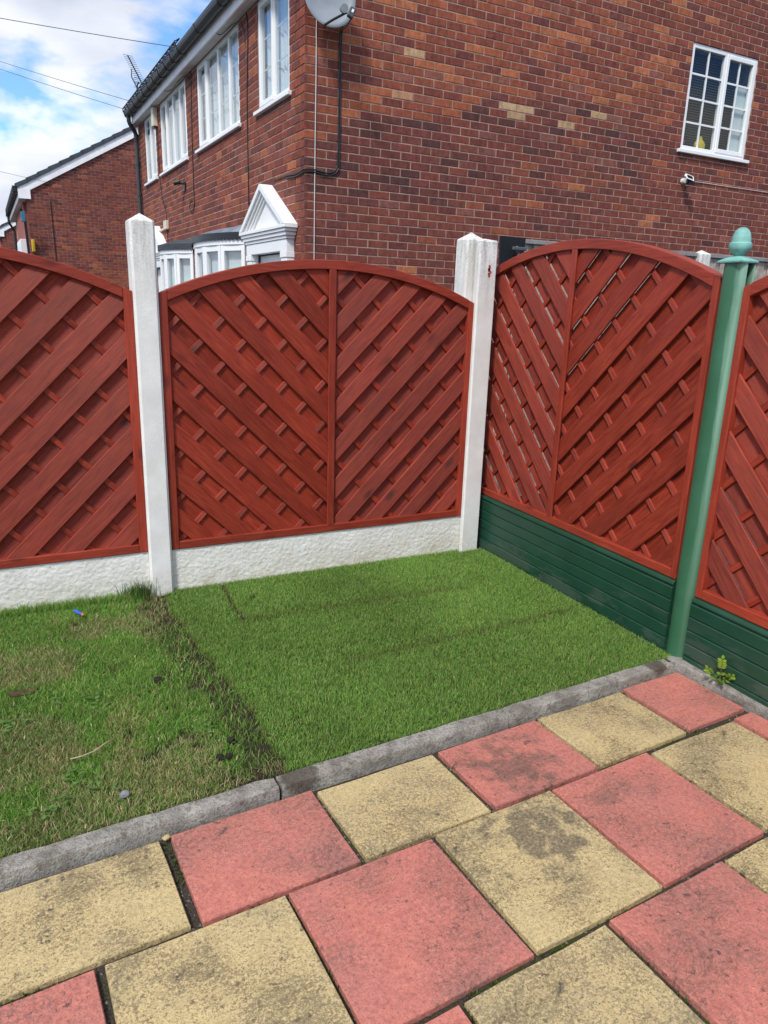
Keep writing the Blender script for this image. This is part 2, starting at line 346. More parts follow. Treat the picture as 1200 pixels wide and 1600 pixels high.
def slab_mat(name, base, lo, spk, dirt, thr):
    t = NT(name); r = t.rnd(); c = t.coord()
    off = t.n('ShaderNodeCombineXYZ', {0: t.math('MULTIPLY', r, 53.0), 1: t.math('MULTIPLY', r, 17.0)}).outputs[0]
    p = t.vadd(c, off)
    big = t.noise(p, 3.6, 5, 0.55); mid = t.noise(p, 24, 5, 0.68); fine = t.noise(p, 150, 3, 0.6); fi2 = t.noise(p, 210, 3, 0.7)
    col = t.mix(t.ramp(mid, (0.35, 0.0), (0.65, 1.0)), lo, base)
    col = t.mix(t.math('MULTIPLY', t.ramp(big, (0.42, 0.0), (0.7, 1.0)), 0.35), col, tuple(x*0.72 for x in base))
    sg = t.noise(p, 105, 3, 0.85)
    wear = t.math('ADD', sg, t.math('ADD', t.math('MULTIPLY', t.math('SUBTRACT', big, 0.5), 0.75), t.math('MULTIPLY', t.math('SUBTRACT', mid, 0.5), 0.45)))
    col = t.mix(t.math('MULTIPLY', t.ramp(wear, (thr, 0.0), (thr+0.07, 1.0)), spk), col, dirt)
    fk = t.math('ADD', t.noise(p, 46, 3, 0.6), t.math('MULTIPLY', t.math('SUBTRACT', big, 0.5), 0.3))
    col = t.mix(t.math('MULTIPLY', t.ramp(fk, (0.635, 0.0), (0.67, 1.0)), 0.75), col, tuple(x*0.55 for x in dirt))
    col = t.mix(t.math('MULTIPLY', t.ramp(fi2, (0.52, 0.0), (0.60, 1.0)), spk*0.62), col, tuple(x*0.8 for x in dirt))
    gw = t.ramp(t.noise(p, 2.3, 6, 0.65), (0.46, 0.0), (0.68, 1.0))
    col = t.mix(t.math('MULTIPLY', gw, 0.34), col, tuple(0.45*x+0.09 for x in lo))
    # dark lichen blots with ragged edges
    bl = t.math('ADD', t.noise(p, 15, 6, 0.7), t.math('MULTIPLY', big, 0.22))
    col = t.mix(t.math('MULTIPLY', t.ramp(bl, (0.745, 0.0), (0.775, 1.0)), 0.8), col, (0.065, 0.058, 0.05))
    # grown-in stain on particular slabs
    sx, sy, sr, ss = (t.attr(k, 'OBJECT', 'Fac') for k in ('stain_x', 'stain_y', 'stain_radius', 'stain'))
    sp = t.n('ShaderNodeSeparateXYZ', {0: c}); dx = t.math('SUBTRACT', sp.outputs[0], sx); dy = t.math('SUBTRACT', sp.outputs[1], sy)
    ds = t.math('DIVIDE', t.math('SQRT', t.math('ADD', t.math('MULTIPLY', dx, dx), t.math('MULTIPLY', dy, dy))), t.math('ADD', sr, 0.001))
    dn = t.math('ADD', ds, t.math('MULTIPLY', t.math('SUBTRACT', t.noise(p, 13, 6, 0.7), 0.5), 5.0))
    col = t.mix(t.math('MULTIPLY', t.ramp(dn, (0.35, 1.0), (1.05, 0.0)), t.math('MULTIPLY', ss, t.ramp(t.noise(p, 110, 4, 0.7), (0.35, 0.45), (0.55, 1.0)))), col, (0.095, 0.080, 0.062))
    # pale scuffs
    sf = t.ramp(t.noise(t.map(p, scale=(4, 12, 4), rot=(0, 0, 0.5)), 3.0, 5, 0.7), (0.70, 0.0), (0.78, 1.0))
    col = t.mix(t.math('MULTIPLY', sf, 0.25), col, (0.62, 0.47, 0.42))
    gr = t.noise(p, 75, 5, 0.75)
    col = t.mix(0.75, col, t.ramp(gr, (0.28, 0.50), (0.50, 1.0), (0.72, 1.28)), 'MULTIPLY')
    vein = t.ramp(t.math('ABSOLUTE', t.math('SUBTRACT', t.noise(t.map(p, scale=(1, 1.6, 1), rot=(0, 0, 0.6)), 7.0, 7, 0.7, 0.8), 0.5)), (0.0, 1.0), (0.022, 0.0))
    col = t.mix(t.math('MULTIPLY', vein, t.math('MULTIPLY', t.ramp(big, (0.45, 0.0), (0.6, 1.0)), 0.6)), col, tuple(x*0.45 for x in dirt))
    h = t.math('ADD', t.math('MULTIPLY', mid, 0.6), t.math('ADD', t.math('MULTIPLY', gr, 0.6), big))
    return t.fin(col, 0.88, t.bump(h, 0.8, 0.007), 0.25)
M_SR = slab_mat('red_concrete_slab', (0.57, 0.200, 0.152), (0.45, 0.152, 0.120), 0.60, (0.24, 0.125, 0.100), 0.505)
M_SY = slab_mat('buff_concrete_slab', (0.58, 0.450, 0.225), (0.47, 0.365, 0.180), 0.74, (0.205, 0.162, 0.092), 0.49)
def kerb_mat():
    t = NT('weathered_kerb_concrete'); c = t.n('ShaderNodeNewGeometry').outputs['Position']
    n = t.noise(c, 8, 6, 0.65); f = t.noise(c, 130, 4, 0.7); m = t.noise(c, 40, 5, 0.7)
    col = t.mix(t.ramp(n, (0.3, 0.0), (0.7, 1.0)), (0.17, 0.158, 0.135), (0.46, 0.44, 0.39))
    col = t.mix(t.math('MULTIPLY', t.ramp(f, (0.48, 0.0), (0.66, 1.0)), 0.6), col, (0.12, 0.107, 0.09))
    col = t.mix(t.math('MULTIPLY', t.ramp(m, (0.52, 0.0), (0.64, 1.0)), 0.6), col, (0.11, 0.088, 0.065))
    col = t.mix(t.math('MULTIPLY', t.ramp(t.noise(c, 60, 3), (0.66, 0.0), (0.74, 1.0)), 0.5), col, (0.42, 0.41, 0.38))
    for (wx, wy, rr) in ((*rw(-1.815, -1.668)[:2], 0.075), (*rw(-0.13, -1.665)[:2], 0.06)):
        dv = t.n('ShaderNodeVectorMath', operation='DISTANCE'); t.set(dv.inputs[0], c); dv.inputs[1].default_value = (wx, wy, 0.012)
        dd = t.math('ADD', t.math('DIVIDE', dv.outputs['Value'], rr), t.math('MULTIPLY', t.math('SUBTRACT', m, 0.5), 1.2))
        col = t.mix(t.math('MULTIPLY', t.ramp(dd, (0.75, 1.0), (1.05, 0.0)), 0.75), col, (0.055, 0.040, 0.028))
    return t.fin(col, 0.92, t.bump(t.math('ADD', t.math('ADD', f, m), n), 1.0, 0.008), 0.2)
M_KERB = kerb_mat()
def soil_mat():
    t = NT('dark_soil'); c = t.n('ShaderNodeNewGeometry').outputs['Position']
    n = t.noise(c, 20, 6, 0.7); f = t.noise(c, 140, 4, 0.7)
    col = t.mix(t.ramp(n, (0.3, 0.0), (0.7, 1.0)), (0.022, 0.017, 0.012), (0.065, 0.048, 0.032))
    col = t.mix(t.math('MULTIPLY', t.ramp(f, (0.6, 0.0), (0.75, 1.0)), 0.4), col, (0.14, 0.11, 0.08))
    return t.fin(col, 0.95, t.bump(t.math('ADD', n, f), 0.9, 0.012), 0.15)
M_SOIL = soil_mat()
def joint_mat():
    t = NT('joint_grit'); c = t.n('ShaderNodeNewGeometry').outputs['Position']
    n = t.noise(c, 6, 4); f = t.noise(c, 170, 4, 0.7)
    col = t.mix(t.ramp(f, (0.35, 0.0), (0.7, 1.0)), (0.03, 0.026, 0.02), (0.13, 0.11, 0.085))
    col = t.mix(t.math('MULTIPLY', t.ramp(n, (0.52, 0.0), (0.62, 1.0)), 0.7), col, (0.05, 0.075, 0.02))
    return t.fin(col, 0.95, t.bump(f, 1.0, 0.01), 0.1)
M_JOINT = joint_mat()
def leafy(name, trans=0.3):
    t = NT(name); col = t.attr('Col')
    t.fin(col, 0.55, None, 0.25)
    tl = t.n('ShaderNodeBsdfTranslucent', {'Color': col}); ms = t.n('ShaderNodeMixShader', {0: trans, 1: t.b.outputs[0], 2: tl.outputs[0]})
    t.t.links.new(ms.outputs[0], t.out.inputs[0]); return t.m
M_GRASS = leafy('grass_blades'); M_LEAF = leafy('leaf', 0.35)
M_STEM = simple('plant_stem', (0.10, 0.16, 0.04), 0.6)
M_STONE = simple('small_stone', (0.16, 0.15, 0.14), 0.85, 0.2, 0.0, 40, 0.4, 0.4)
M_LUMP = simple('soil_lump', (0.030, 0.024, 0.020), 0.95, 0.1, 0.0, 40, 0.4, 0.5)
M_STRAW = simple('dry_twig', (0.42, 0.34, 0.22), 0.8, 0.2)
M_ASPH = simple('yard_tarmac', (0.06, 0.06, 0.058), 0.9, 0.2, 0.0, 12, 0.3, 0.3)

# ------------------------------------------------------------------ ground
tag(MB().add([(-900, -900, -0.16), (900, -900, -0.16), (900, 900, -0.16), (-900, 900, -0.16)], [(0, 1, 2, 3)]).build('ground', M_ASPH, recalc=False), kind='structure')
# lawn bed: gently uneven soil sheet
nx, ny = 110, 48
gx_ = np.linspace(-4.0, 0.145, nx); gy_ = np.linspace(-1.86, 0.02, ny)
vs = []; fs = []
for j, y in enumerate(gy_):
    for i, x in enumerate(gx_):
        vs.append((x, y, -0.006+0.010*(float(vnoise(np.array([x]), np.array([y]), 3.0, 3)[0])-0.5)))
for j in range(ny-1):
    for i in range(nx-1): fs.append((j*nx+i, j*nx+i+1, (j+1)*nx+i+1, (j+1)*nx+i))
# cut the sheet along the kerb line
vs = [(x, y, z) if y > (sT*x + cT*-1.66) else (x, sT*x+cT*-1.66, z) for (x, y, z) in vs]
tag(MB().add(vs, fs).build('lawn_soil', M_SOIL, recalc=False, smooth=True), kind='structure')

# ------------------------------------------------------------------ patio
patio = tag(MB().add([rw(-4.6, -5.4, -0.047), rw(0.0, -5.4, -0.047), rw(0.0, -1.69, -0.047), rw(-4.6, -1.69, -0.047)], [(0, 1, 2, 3)]).build('patio', M_JOINT, recalc=False), kind='structure')
SLABS = [  # x0, x1, y0, y1 (paving axes), red?, stain (strength, x, y, radius)
 (-3.18,-2.735,-2.058,-1.722,1,None), (-2.728,-2.279,-2.062,-1.724,0,None), (-2.247,-1.793,-2.066,-1.718,1,None), (-1.775,-1.329,-2.063,-1.728,0,None),
 (-1.305,-0.857,-2.058,-1.725,1,(0.72,-0.03,-0.02,0.15)), (-0.838,-0.389,-2.050,-1.718,0,None), (-0.362,-0.030,-2.042,-1.706,1,None),
 (-3.41,-2.975,-2.535,-2.082,0,None), (-2.960,-2.508,-2.535,-2.082,1,None), (-2.490,-2.031,-2.537,-2.079,0,None), (-2.018,-1.562,-2.538,-2.081,1,None),
 (-1.546,-1.097,-2.535,-2.076,0,(0.85,0.06,0.11,0.17)), (-1.082,-0.640,-2.530,-2.074,1,(0.6,-0.09,0.12,0.07)), (-0.616,-0.158,-2.528,-2.078,0,None), (-0.138,-0.030,-2.524,-2.070,1,None),
 (-3.19,-2.735,-3.008,-2.556,1,None), (-2.720,-2.270,-3.008,-2.556,0,None), (-2.252,-1.802,-3.010,-2.560,1,None), (-1.786,-1.336,-3.006,-2.556,0,None), (-1.314,-0.866,-3.002,-2.551,1,None), (-0.850,-0.400,-3.0,-2.550,0,None), (-0.383,-0.030,-2.998,-2.548,1,None),
 (-3.65,-3.20,-2.058,-1.722,0,None), (-3.87,-3.43,-2.535,-2.082,1,None), (-3.66,-3.21,-3.008,-2.556,0,None), (-3.41,-2.975,-3.48,-3.028,1,None), (-3.87,-3.43,-3.48,-3.028,0,None), (-4.12,-3.67,-2.058,-1.722,1,None), (-4.13,-3.68,-3.008,-2.556,1,None), (-4.33,-3.885,-2.535,-2.082,0,None),
 (-2.96,-2.508,-3.48,-3.028,0,None), (-2.490,-2.031,-3.48,-3.028,1,None), (-2.018,-1.562,-3.48,-3.028,0,None), (-1.546,-1.097,-3.48,-3.028,1,None), (-1.082,-0.640,-3.475,-3.022,0,None), (-0.616,-0.158,-3.47,-3.02,1,None)]
for (x0, x1, y0, y1, red, st) in SLABS:
    w, d = x1-x0, y1-y0; bm = bmesh.new()
    # outline with slightly chipped edges
    pts = []
    cn = [(-w/2, -d/2), (w/2, -d/2), (w/2, d/2), (-w/2, d/2)]
    for k in range(4):
        a, b = cn[k], cn[(k+1) % 4]
        for q in (0.0, 0.34, 0.67):
            j = 0.0016 if q else 0.0028
            pts.append((a[0]+(b[0]-a[0])*q+random.uniform(-j, j), a[1]+(b[1]-a[1])*q+random.uniform(-j, j)))
    lo = [bm.verts.new((p[0]*1.004, p[1]*1.004, -0.040)) for p in pts]
    md = [bm.verts.new((p[0], p[1], -0.004)) for p in pts]
    up = [bm.verts.new((p[0]*0.988, p[1]*0.988, random.uniform(-0.0006, 0.0006))) for p in pts]
    n = len(pts)
    for k in range(n):
        bm.faces.new((lo[k], lo[(k+1) % n], md[(k+1) % n], md[k])); bm.faces.new((md[k], md[(k+1) % n], up[(k+1) % n], up[k]))
    bm.faces.new(up)
    me = bpy.data.meshes.new('paving_slab'); bm.to_mesh(me); bm.free(); me.materials.append(M_SR if red else M_SY)
    o = bpy.data.objects.new('paving_slab', me); c = rw((x0+x1)/2, (y0+y1)/2)
    o.location = (c[0], c[1], -0.029+random.uniform(-0.0025, 0.0025)); o.rotation_euler = (random.uniform(-0.006, 0.006), random.uniform(-0.006, 0.006), TH+random.uniform(-0.004, 0.004))
    s_ = st or (0.0, 0.0, 0.0, 0.1)
    o['stain'], o['stain_x'], o['stain_y'], o['stain_radius'] = [float(q) for q in s_]
    link(o, patio)

# kerbs
KG = 'concrete edging kerbs round the patio'
def kerb(x0, x1, y0, y1, label, front):
    # long stone with a rounded worn arris, uneven along its length
    L = (x1-x0) if front else (y1-y0); n = max(6, int(L/0.06)); rings = []
    prof = [(0.0, -0.12), (0.0, -0.004), (0.003, 0.005), (0.008, 0.010), (1.0, 0.012), (1.0, -0.12)]
    m = MB(); vs = []
    for i in range(n+1):
        t = i/n; e = 0.004 if i in (0, n) else 0.0
        for (a, z) in prof:
            wd = (y1-y0) if front else (x1-x0)
            aa = (a if a < 0.5 else wd)+random.uniform(-0.0022, 0.0022); zz = z+random.uniform(-0.0018, 0.0018)-(e if z > -0.05 else 0)
            if front: vs.append(rw(x0+L*t, y0+aa, zz))
            else: vs.append(rw(x0+aa, y1-L*t, zz))
    k = len(prof); fs = []
    for i in range(n):
        for j in range(k-1): fs.append((i*k+j, i*k+j+1, (i+1)*k+j+1, (i+1)*k+j))
    fs.append(tuple(range(k))); fs.append(tuple(n*k+j for j in reversed(range(k))))
    o = m.add(vs, fs).build('kerb_stone', M_KERB); smooth_by_angle(o, 24)
    return tag(o, label, 'kerb', KG)
kerb(-3.72, -2.812, -1.703, -1.648, 'grey concrete kerb running out of the left edge of the picture', True)
kerb(-2.806, -1.896, -1.703, -1.646, 'grey concrete kerb beside the old patchy grass, left of the dark joint', True)
kerb(-1.886, -0.968, -1.702, -1.646, 'middle grey kerb with a damp dark end, in front of the new turf', True)
kerb(-0.964, -0.046, -1.700, -1.644, 'grey kerb between new turf and patio, ending at the green post corner', True)
kerb(-0.016, 0.036, -2.560, -1.632, 'grey kerb along the green boards beside the seedling', False)
kerb(-0.016, 0.036, -3.480, -2.568, 'nearest grey kerb along the green boards, out of the right edge', False)

# ------------------------------------------------------------------ fence panels
def clip(poly, a, b, c):           # keep a*x+b*z <= c
    out = []
    for i in range(len(poly)):
        p, q = poly[i], poly[(i+1) % len(poly)]; dp = a*p[0]+b*p[1]-c; dq = a*q[0]+b*q[1]-c
        if dp <= 0: out.append(p)
        if dp*dq < 0:
            t = dp/(dp-dq); out.append((p[0]+(q[0]-p[0])*t, p[1]+(q[1]-p[1])*t))
    return out
def area(poly): return 0.5*abs(sum(poly[i][0]*poly[(i+1) % len(poly)][1]-poly[(i+1) % len(poly)][0]*poly[i][1] for i in range(len(poly)))) if len(poly) > 2 else 0
def fence_panel(loc, rz, Wd, zt, za, L0, pitch, bw, bat0, label, backw=0.140, backshift=0.0, sw=0.042):
    root = empty('fence_panel', loc, rz, label, 'fence panel', 'red arched diagonal-board fence panels')
    rise = za-zt; hc = Wd/2-0.0; Rr = (hc*hc+rise*rise)/(2*rise); cz = za-Rr; tr = 0.047
    def arch(s, r=0.0): return cz+math.sqrt(max(0, (Rr-r)**2-(s-Wd/2)**2))
    # frame
    bv = 0.003
    MB().prism([(0, 0), (sw, 0), (sw, arch(sw)-0.001), (0.0, arch(0.0))], 'y', -0.013, 0.040).build('stile', M_STILE, root, bevel=bv)
    MB().prism([(Wd-sw, 0), (Wd, 0), (Wd, arch(Wd)), (Wd-sw, arch(Wd-sw)-0.001)], 'y', -0.013, 0.040).build('stile', M_STILE, root, bevel=bv)
    MB().box(sw+0.0006, Wd-sw-0.0006, -0.012, 0.039, 0.0, 0.042).build('bottom_rail', M_RAIL, root, bevel=bv)
    n = 26; xs = [sw+0.0008+(Wd-2*sw-0.0016)*i/n for i in range(n+1)]
    MB().prism([(x, arch(x)) for x in xs]+[(x, arch(x, tr)) for x in reversed(xs)], 'y', -0.0145, 0.0415).build('arched_rail', M_RAIL, root, bevel=bv)
    MB().box(Wd/2-0.0205, Wd/2+0.0205, -0.0135, -0.0016, 0.036, arch(Wd/2, tr)+0.006).build('mullion', M_STILE, root, bevel=bv)
    def region(poly, sa, sb):
        poly = clip(poly, -1, 0, -sa); poly = clip(poly, 1, 0, sb) if poly else poly
        poly = clip(poly, 0, -1, -0.034) if poly else poly
        for i in range(15):
            if not poly: break
            s = sw+(Wd-2*sw)*i/14; dx = s-Wd/2; dz = arch(s, tr)-cz; l = math.hypot(dx, dz)
            # stay a hair inside the rail
            poly = clip(poly, dx/l, dz/l, (dx*s+dz*arch(s, tr))/l+0.006)
        return poly
    def strip(k0, k1, sgn):        # sgn +1: z+s in [k0,k1] (falling);  -1: z-(s-?)
        if sgn > 0: return [(-1, k0+1), (4, k0-4), (4, k1-4), (-1, k1+1)]
        return [(-1, k0-1), (4, k0+4), (4, k1+4), (-1, k1-1)]
    halves = [(sw-0.006, Wd/2-0.0008, +1), (Wd/2+0.0008, Wd-sw+0.006, -1)]
    for (sa, sb, sg) in halves:
        bmat = M_BD if sg > 0 else M_BU; btm = M_BATU if sg > 0 else M_BATD
        sh = 0.0 if sg > 0 else -Wd          # mirror: z + (W - s) = k  ->  z - s = k - W
        for k in range(-12, 12):
            a = L0+k*pitch+sh; jit = random.uniform(-0.0025, 0.0025)
            p = region(strip(a+jit, a+bw+jit, sg), sa, sb)
            if area(p) > 0.0006: MB().prism(p, 'y', random.uniform(-0.0012, 0.0008), 0.0118).build('board', bmat, root, bevel=0.0022)
            g0 = a+bw+(pitch-bw)/2-backw/2+backshift+random.uniform(-0.003, 0.003)
            p = region(strip(g0, g0+backw, sg), sa, sb)
            if area(p) > 0.0006: MB().prism(p, 'y', 0.0236, 0.0335).build('back_board', bmat, root, bevel=0.0015)
            b = bat0+k*0.2175+(Wd if sg < 0 else 0)
            p = region(strip(b, b+0.037, -sg), sa, sb)
            if area(p) > 0.0006: MB().prism(p, 'y', 0.0122, 0.0232).build('batten', btm, root, bevel=0.0012)
    return root
fence_panel((-3.694, 0, 0.236), 0, 1.79, 1.281, 1.475, 1.24, 0.224, 0.122, 1.06, 'leftmost red arched fence panel, cut off by the left edge of the picture')
fence_panel((-1.788, 0, 0.2306), 0, 1.786, 1.281, 1.475, 1.267, 0.2235, 0.122, 1.06, 'complete red arched fence panel between the two white concrete posts')
O3 = Vector((0.136, -1.566, 0.0)); PHI = 0.0285
d3 = Vector((math.sin(PHI), math.cos(PHI), 0)); n3 = Vector((math.cos(PHI), -math.sin(PHI), 0)); W3 = 1.835
def P3(t, off, z=0.0): return O3+d3*t-n3*off+Vector((0, 0, z))
RZ3 = math.atan2(-d3.y, -d3.x)
fence_panel(P3(W3, 0, 0.347), RZ3, W3, 1.293, 1.488, 1.485, 0.232, 0.127, 1.13, 'red arched fence panel above dark green boards, between concrete corner and green post', 0.126, 0.003, 0.033)
fence_panel(P3(-0.118, 0, 0.312), RZ3-0.004, 1.83, 1.29, 1.485, 1.10, 0.229, 0.12, 1.10, 'red fence panel right of the green post, cut off by the right edge', 0.136, 0.0, 0.033)

# ------------------------------------------------------------------ concrete posts
def square_post(x0, x1, y0, y1, zs, zap, label, ch=0.010, loc=None):
    oct_ = [(x0+ch, y0), (x1-ch, y0), (x1, y0+ch), (x1, y1-ch), (x1-ch, y1), (x0+ch, y1), (x0, y1-ch), (x0, y0+ch)]
    cx, cy = (x0+x1)/2, (y0+y1)/2; m = MB(); vs = []; zl = [-0.15, 0.1, 0.5, 1.0, 1.4, zs]
    for z in zl: vs += [(x+random.uniform(-.0008, .0008), y+random.uniform(-.0008, .0008), z) for x, y in oct_]
    vs += [(cx+(x-cx)*0.955, cy+(y-cy)*0.955, zs+0.006) for x, y in oct_]; vs.append((cx, cy, zap)); fs = []
    for i in range(len(zl)):
        for k in range(8): fs.append((i*8+k, i*8+(k+1) % 8, (i+1)*8+(k+1) % 8, (i+1)*8+k))
    b = len(zl)*8
    for k in range(8): fs.append((b+k, b+(k+1) % 8, b+8))
    o = m.add(vs, fs).build('concrete_post', M_WC); return tag(o, label, 'fence post', 'white concrete fence posts')
square_post(-1.9035, -1.7905, -0.034, 0.086, 1.823, 1.862, 'white concrete post with stained pyramid top between the two back fence panels')
square_post(-3.812, -3.697, -0.034, 0.086, 1.823, 1.862, 'white concrete post past the left edge of the picture')
square_post(-0.022, 0.104, 0.078, 0.204, 1.866, 1.912, 'white pyramid topped concrete post just behind the corner post')
x0, x1, xs_, y0, y1, y2 = -0.013, 0.113, 0.016, -0.038, -0.015, 0.066
poly = [(x0, y0+0.007), (x0+0.009, y0), (x1-0.007, y0), (x1, y0+0.007), (x1, y2), (xs_+0.012, y2), (xs_+0.004, y2-0.016), (xs_, 0.03), (xs_+0.004, y1+0.008), (xs_+0.010, y1), (x0, y1)]
m = MB(); n = len(poly); cx, cy = 0.06, 0.03
vs = []; zl = [-0.15, 0.4, 1.0, 1.5, 1.852]
for z in zl: vs += [(x+random.uniform(-.0007, .0007), y+random.uniform(-.0007, .0007), z) for x, y in poly]
vs += [(cx+(x-cx)*0.93, cy+(y-cy)*0.93, 1.860) for x, y in poly]; vs.append((cx, cy, 1.872)); fs = []
for i in range(len(zl)):
    for k in range(n): fs.append((i*n+k, i*n+(k+1) % n, (i+1)*n+(k+1) % n, (i+1)*n+k))
for k in range(n): fs.append((len(zl)*n+k, len(zl)*n+(k+1) % n, len(zl)*n+n))
cp = tag(m.add(vs, fs).build('concrete_post', M_WC), 'white slotted concrete post at the fence corner with a red paint splash', 'fence post', 'white concrete fence posts')
m = MB()
for k in range(14):
    a = random.uniform(0, 6.28); rr = random.uniform(0, 1)**0.7; px_, pz_ = 0.062+math.cos(a)*rr*0.013, 1.690+math.sin(a)*rr*0.034
    sz = random.uniform(0.004, 0.010)*(1.2-rr*0.6); nn = 7
    m.add([(px_+math.cos(q*6.283/nn)*sz*random.uniform(.6, 1.1), -0.0394, pz_+math.sin(q*6.283/nn)*sz*1.3*random.uniform(.6, 1.1)) for q in range(nn)], [tuple(range(nn))])
m.build('paint_splash', M_PAINT, cp, recalc=False)

# white gravel boards: rough cast face
def gravel_board(xa, xb, z1, label):
    nx, nz = int((xb-xa)/0.006), 56
    X, Z = np.meshgrid(np.linspace(xa, xb, nx), np.linspace(-0.10, z1, nz))
    hgt = (vnoise(X+Z*0.5, Z*1.4, 80, 5, 2)-0.5)*0.0045+(vnoise(X, Z, 12, 9, 2)-0.5)*0.002
    V = [(float(x), float(-0.004-h), float(z)) for x, h, z in zip(X.ravel(), hgt.ravel(), Z.ravel())]
    F = [(j*nx+i, j*nx+i+1, (j+1)*nx+i+1, (j+1)*nx+i) for j in range(nz-1) for i in range(nx-1)]
    b = len(V); V += [(xa, 0.045, -0.1), (xb, 0.045, -0.1), (xb, 0.045, z1), (xa, 0.045, z1)]
    F += [(b, b+3, b+2, b+1), (b+3, (nz-1)*nx, nz*nx-1, b+2), (b, 0, (nz-1)*nx, b+3), (b+1, b+2, nz*nx-1, nx-1)]
    o = MB().add(V, F).build('gravel_board', M_GW, recalc=False); smooth_by_angle(o, 60)
    return tag(o, label, 'gravel board', 'white concrete gravel boards')
gravel_board(-3.694, -1.905, 0.2335, 'rough white concrete gravel board under the leftmost panel, above the old grass')
gravel_board(-1.788, -0.003, 0.228, 'rough white concrete gravel board between the two white posts, above new turf')

# green board sections: planks with grooves
def green_boards(ta, tb, ztop, label):
    root = empty('plastic_gravel_board', P3(tb, 0.0, 0), RZ3, label, 'gravel board', 'dark green plastic gravel boards'); L = tb-ta
    # local x: 0..L left to right, y away from viewer
    zs = [ztop-0.030-0.062*k for k in range(7)]
    MB().prism([(-0.022, ztop-0.026), (-0.026, ztop-0.018), (-0.020, ztop-0.006), (-0.006, ztop), (0.040, ztop), (0.040, ztop-0.026)], 'x', 0, L).build('top_moulding', M_GB, root, bevel=0.002)
    MB().box(0.0, L, -0.017, 0.036, -0.12, ztop-0.027).build('backing', M_GB, root)
    for k in range(6):
        za_, zb_ = zs[k]-0.001, zs[k+1]+0.003
        MB().prism([(-0.0085, zb_), (-0.024, zb_), (-0.025, zb_+0.002), (-0.025, za_-0.005), (-0.021, za_-0.001), (-0.0085, za_)], 'x', 0.0005, L-0.0005).build('plank', M_GB, root, bevel=0.0008)
    return root
green_boards(-0.004, W3-0.1, 0.345, 'dark green plastic boards below the red panel beside the new turf, with grey dirt')
green_boards(-1.9, -0.117, 0.310, 'dark green plastic boards right of the green post, behind the seedling')
# green post
gp = empty('green_post', P3(-0.060, 0.0, 0), RZ3, 'tall faded green plastic fence post with acorn finial at the patio corner', 'fence post')
prof = [(0.050*math.cos(R(180+a)), 0.042*math.sin(R(180+a))) for a in range(0, 181, 15)]
inner = [(0.043*math.cos(R(360-a)), 0.035*math.sin(R(360-a))) for a in range(0, 181, 20)]
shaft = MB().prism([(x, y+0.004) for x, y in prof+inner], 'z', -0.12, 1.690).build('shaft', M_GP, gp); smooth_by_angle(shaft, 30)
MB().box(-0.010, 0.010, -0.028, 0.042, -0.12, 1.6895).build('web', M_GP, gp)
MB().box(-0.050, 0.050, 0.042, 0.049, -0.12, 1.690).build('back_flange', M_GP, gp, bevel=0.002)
b1, b2, yc = 0.053, 0.055, 0.004
def sq(h, z): return [(-h, yc-h*0.94, z), (h, yc-h*0.94, z), (h, yc+h*0.94, z), (-h, yc+h*0.94, z)]
vs = sq(b1, 1.690)+sq(b2, 1.693)+sq(b2, 1.699)+sq(0.022, 1.716)
fs = [(0, 3, 2, 1)]+[(a+k, a+(k+1) % 4, a+4+(k+1) % 4, a+4+k) for a in (0, 4, 8) for k in range(4)]+[(12, 13, 14, 15)]
MB().add(vs, fs).build('cap', M_CAP, gp, bevel=0.0015)
fin = MB().lathe([(0.020, 1.711), (0.017, 1.718), (0.023, 1.725), (0.034, 1.733), (0.041, 1.744), (0.0425, 1.755), (0.0415, 1.763), (0.036, 1.768), (0.0355, 1.774), (0.0335, 1.787), (0.030, 1.800), (0.024, 1.812), (0.015, 1.820), (0.006, 1.823)], 28, (0, yc)).build('acorn_finial', M_CAP, gp)
smooth_by_angle(fin, 38)

# ------------------------------------------------------------------ neighbour's fence, solar light behind the panels
nf = empty('pale_fence', (0.9, 1.0, 0), R(-1.6), 'weathered grey neighbour fence with pale boards seen behind the green post', 'fence')
MB().box(0, 4.6, -0.035, 0.035, 1.955, 1.985).build('capping_rail', M_GREYRAIL, nf, bevel=0.003)
x = 0.02; k = 0
while x < 4.5:
    w = random.uniform(0.085, 0.10); MB().box(x, x+w, (-0.012 if k % 2 else 0.004), (0.003 if k % 2 else 0.02), 0.0, 1.953).build('pale', M_PALE, nf, bevel=0.002)
    x += w+random.uniform(-0.004, 0.012) if not k % 2 else w*0.6; k += 1
o = square_post(-0.06, 0.06, -0.06, 0.06, 1.972, 2.012, 'short glimpse of a white post top behind the right end of the arch'); o.location = (2.865, 0.93, 0)
sl = empty('solar_light', (0.60, 0.50, 0.0), 0, 'black solar panel on a bracket behind the corner post', 'solar light')
q_ = [Vector((-0.08, 0.03, 1.950)), Vector((0.130, 0.03, 1.947)), Vector((0.072, -0.04, 1.800)), Vector((-0.122, -0.04, 1.745))]
nq = (q_[1]-q_[0]).cross(q_[3]-q_[0]).normalized()*0.012
MB().add([*q_, *[p+nq for p in q_]], [(0, 1, 2, 3), (7, 6, 5, 4), (0, 4, 5, 1), (1, 5, 6, 2), (2, 6, 7, 3), (3, 7, 4, 0)]).build('solar_panel', M_SOLAR, sl, bevel=0.002)
MB().tube([(0.022, -0.075, 1.60), (0.022, -0.06, 1.80), (0.022, -0.022, 1.885)], 0.010, 8).build('bracket_arm', M_BRKT, sl)
MB().box(-0.035, 0.075, -0.065, -0.045, 1.858, 1.880).build('bracket_plate', M_BRKT, sl, bevel=0.004)
MB().tube([(0.022, -0.075, 0.0), (0.022, -0.075, 1.62)], 0.016, 8).build('post_tube', M_BRKT, sl)

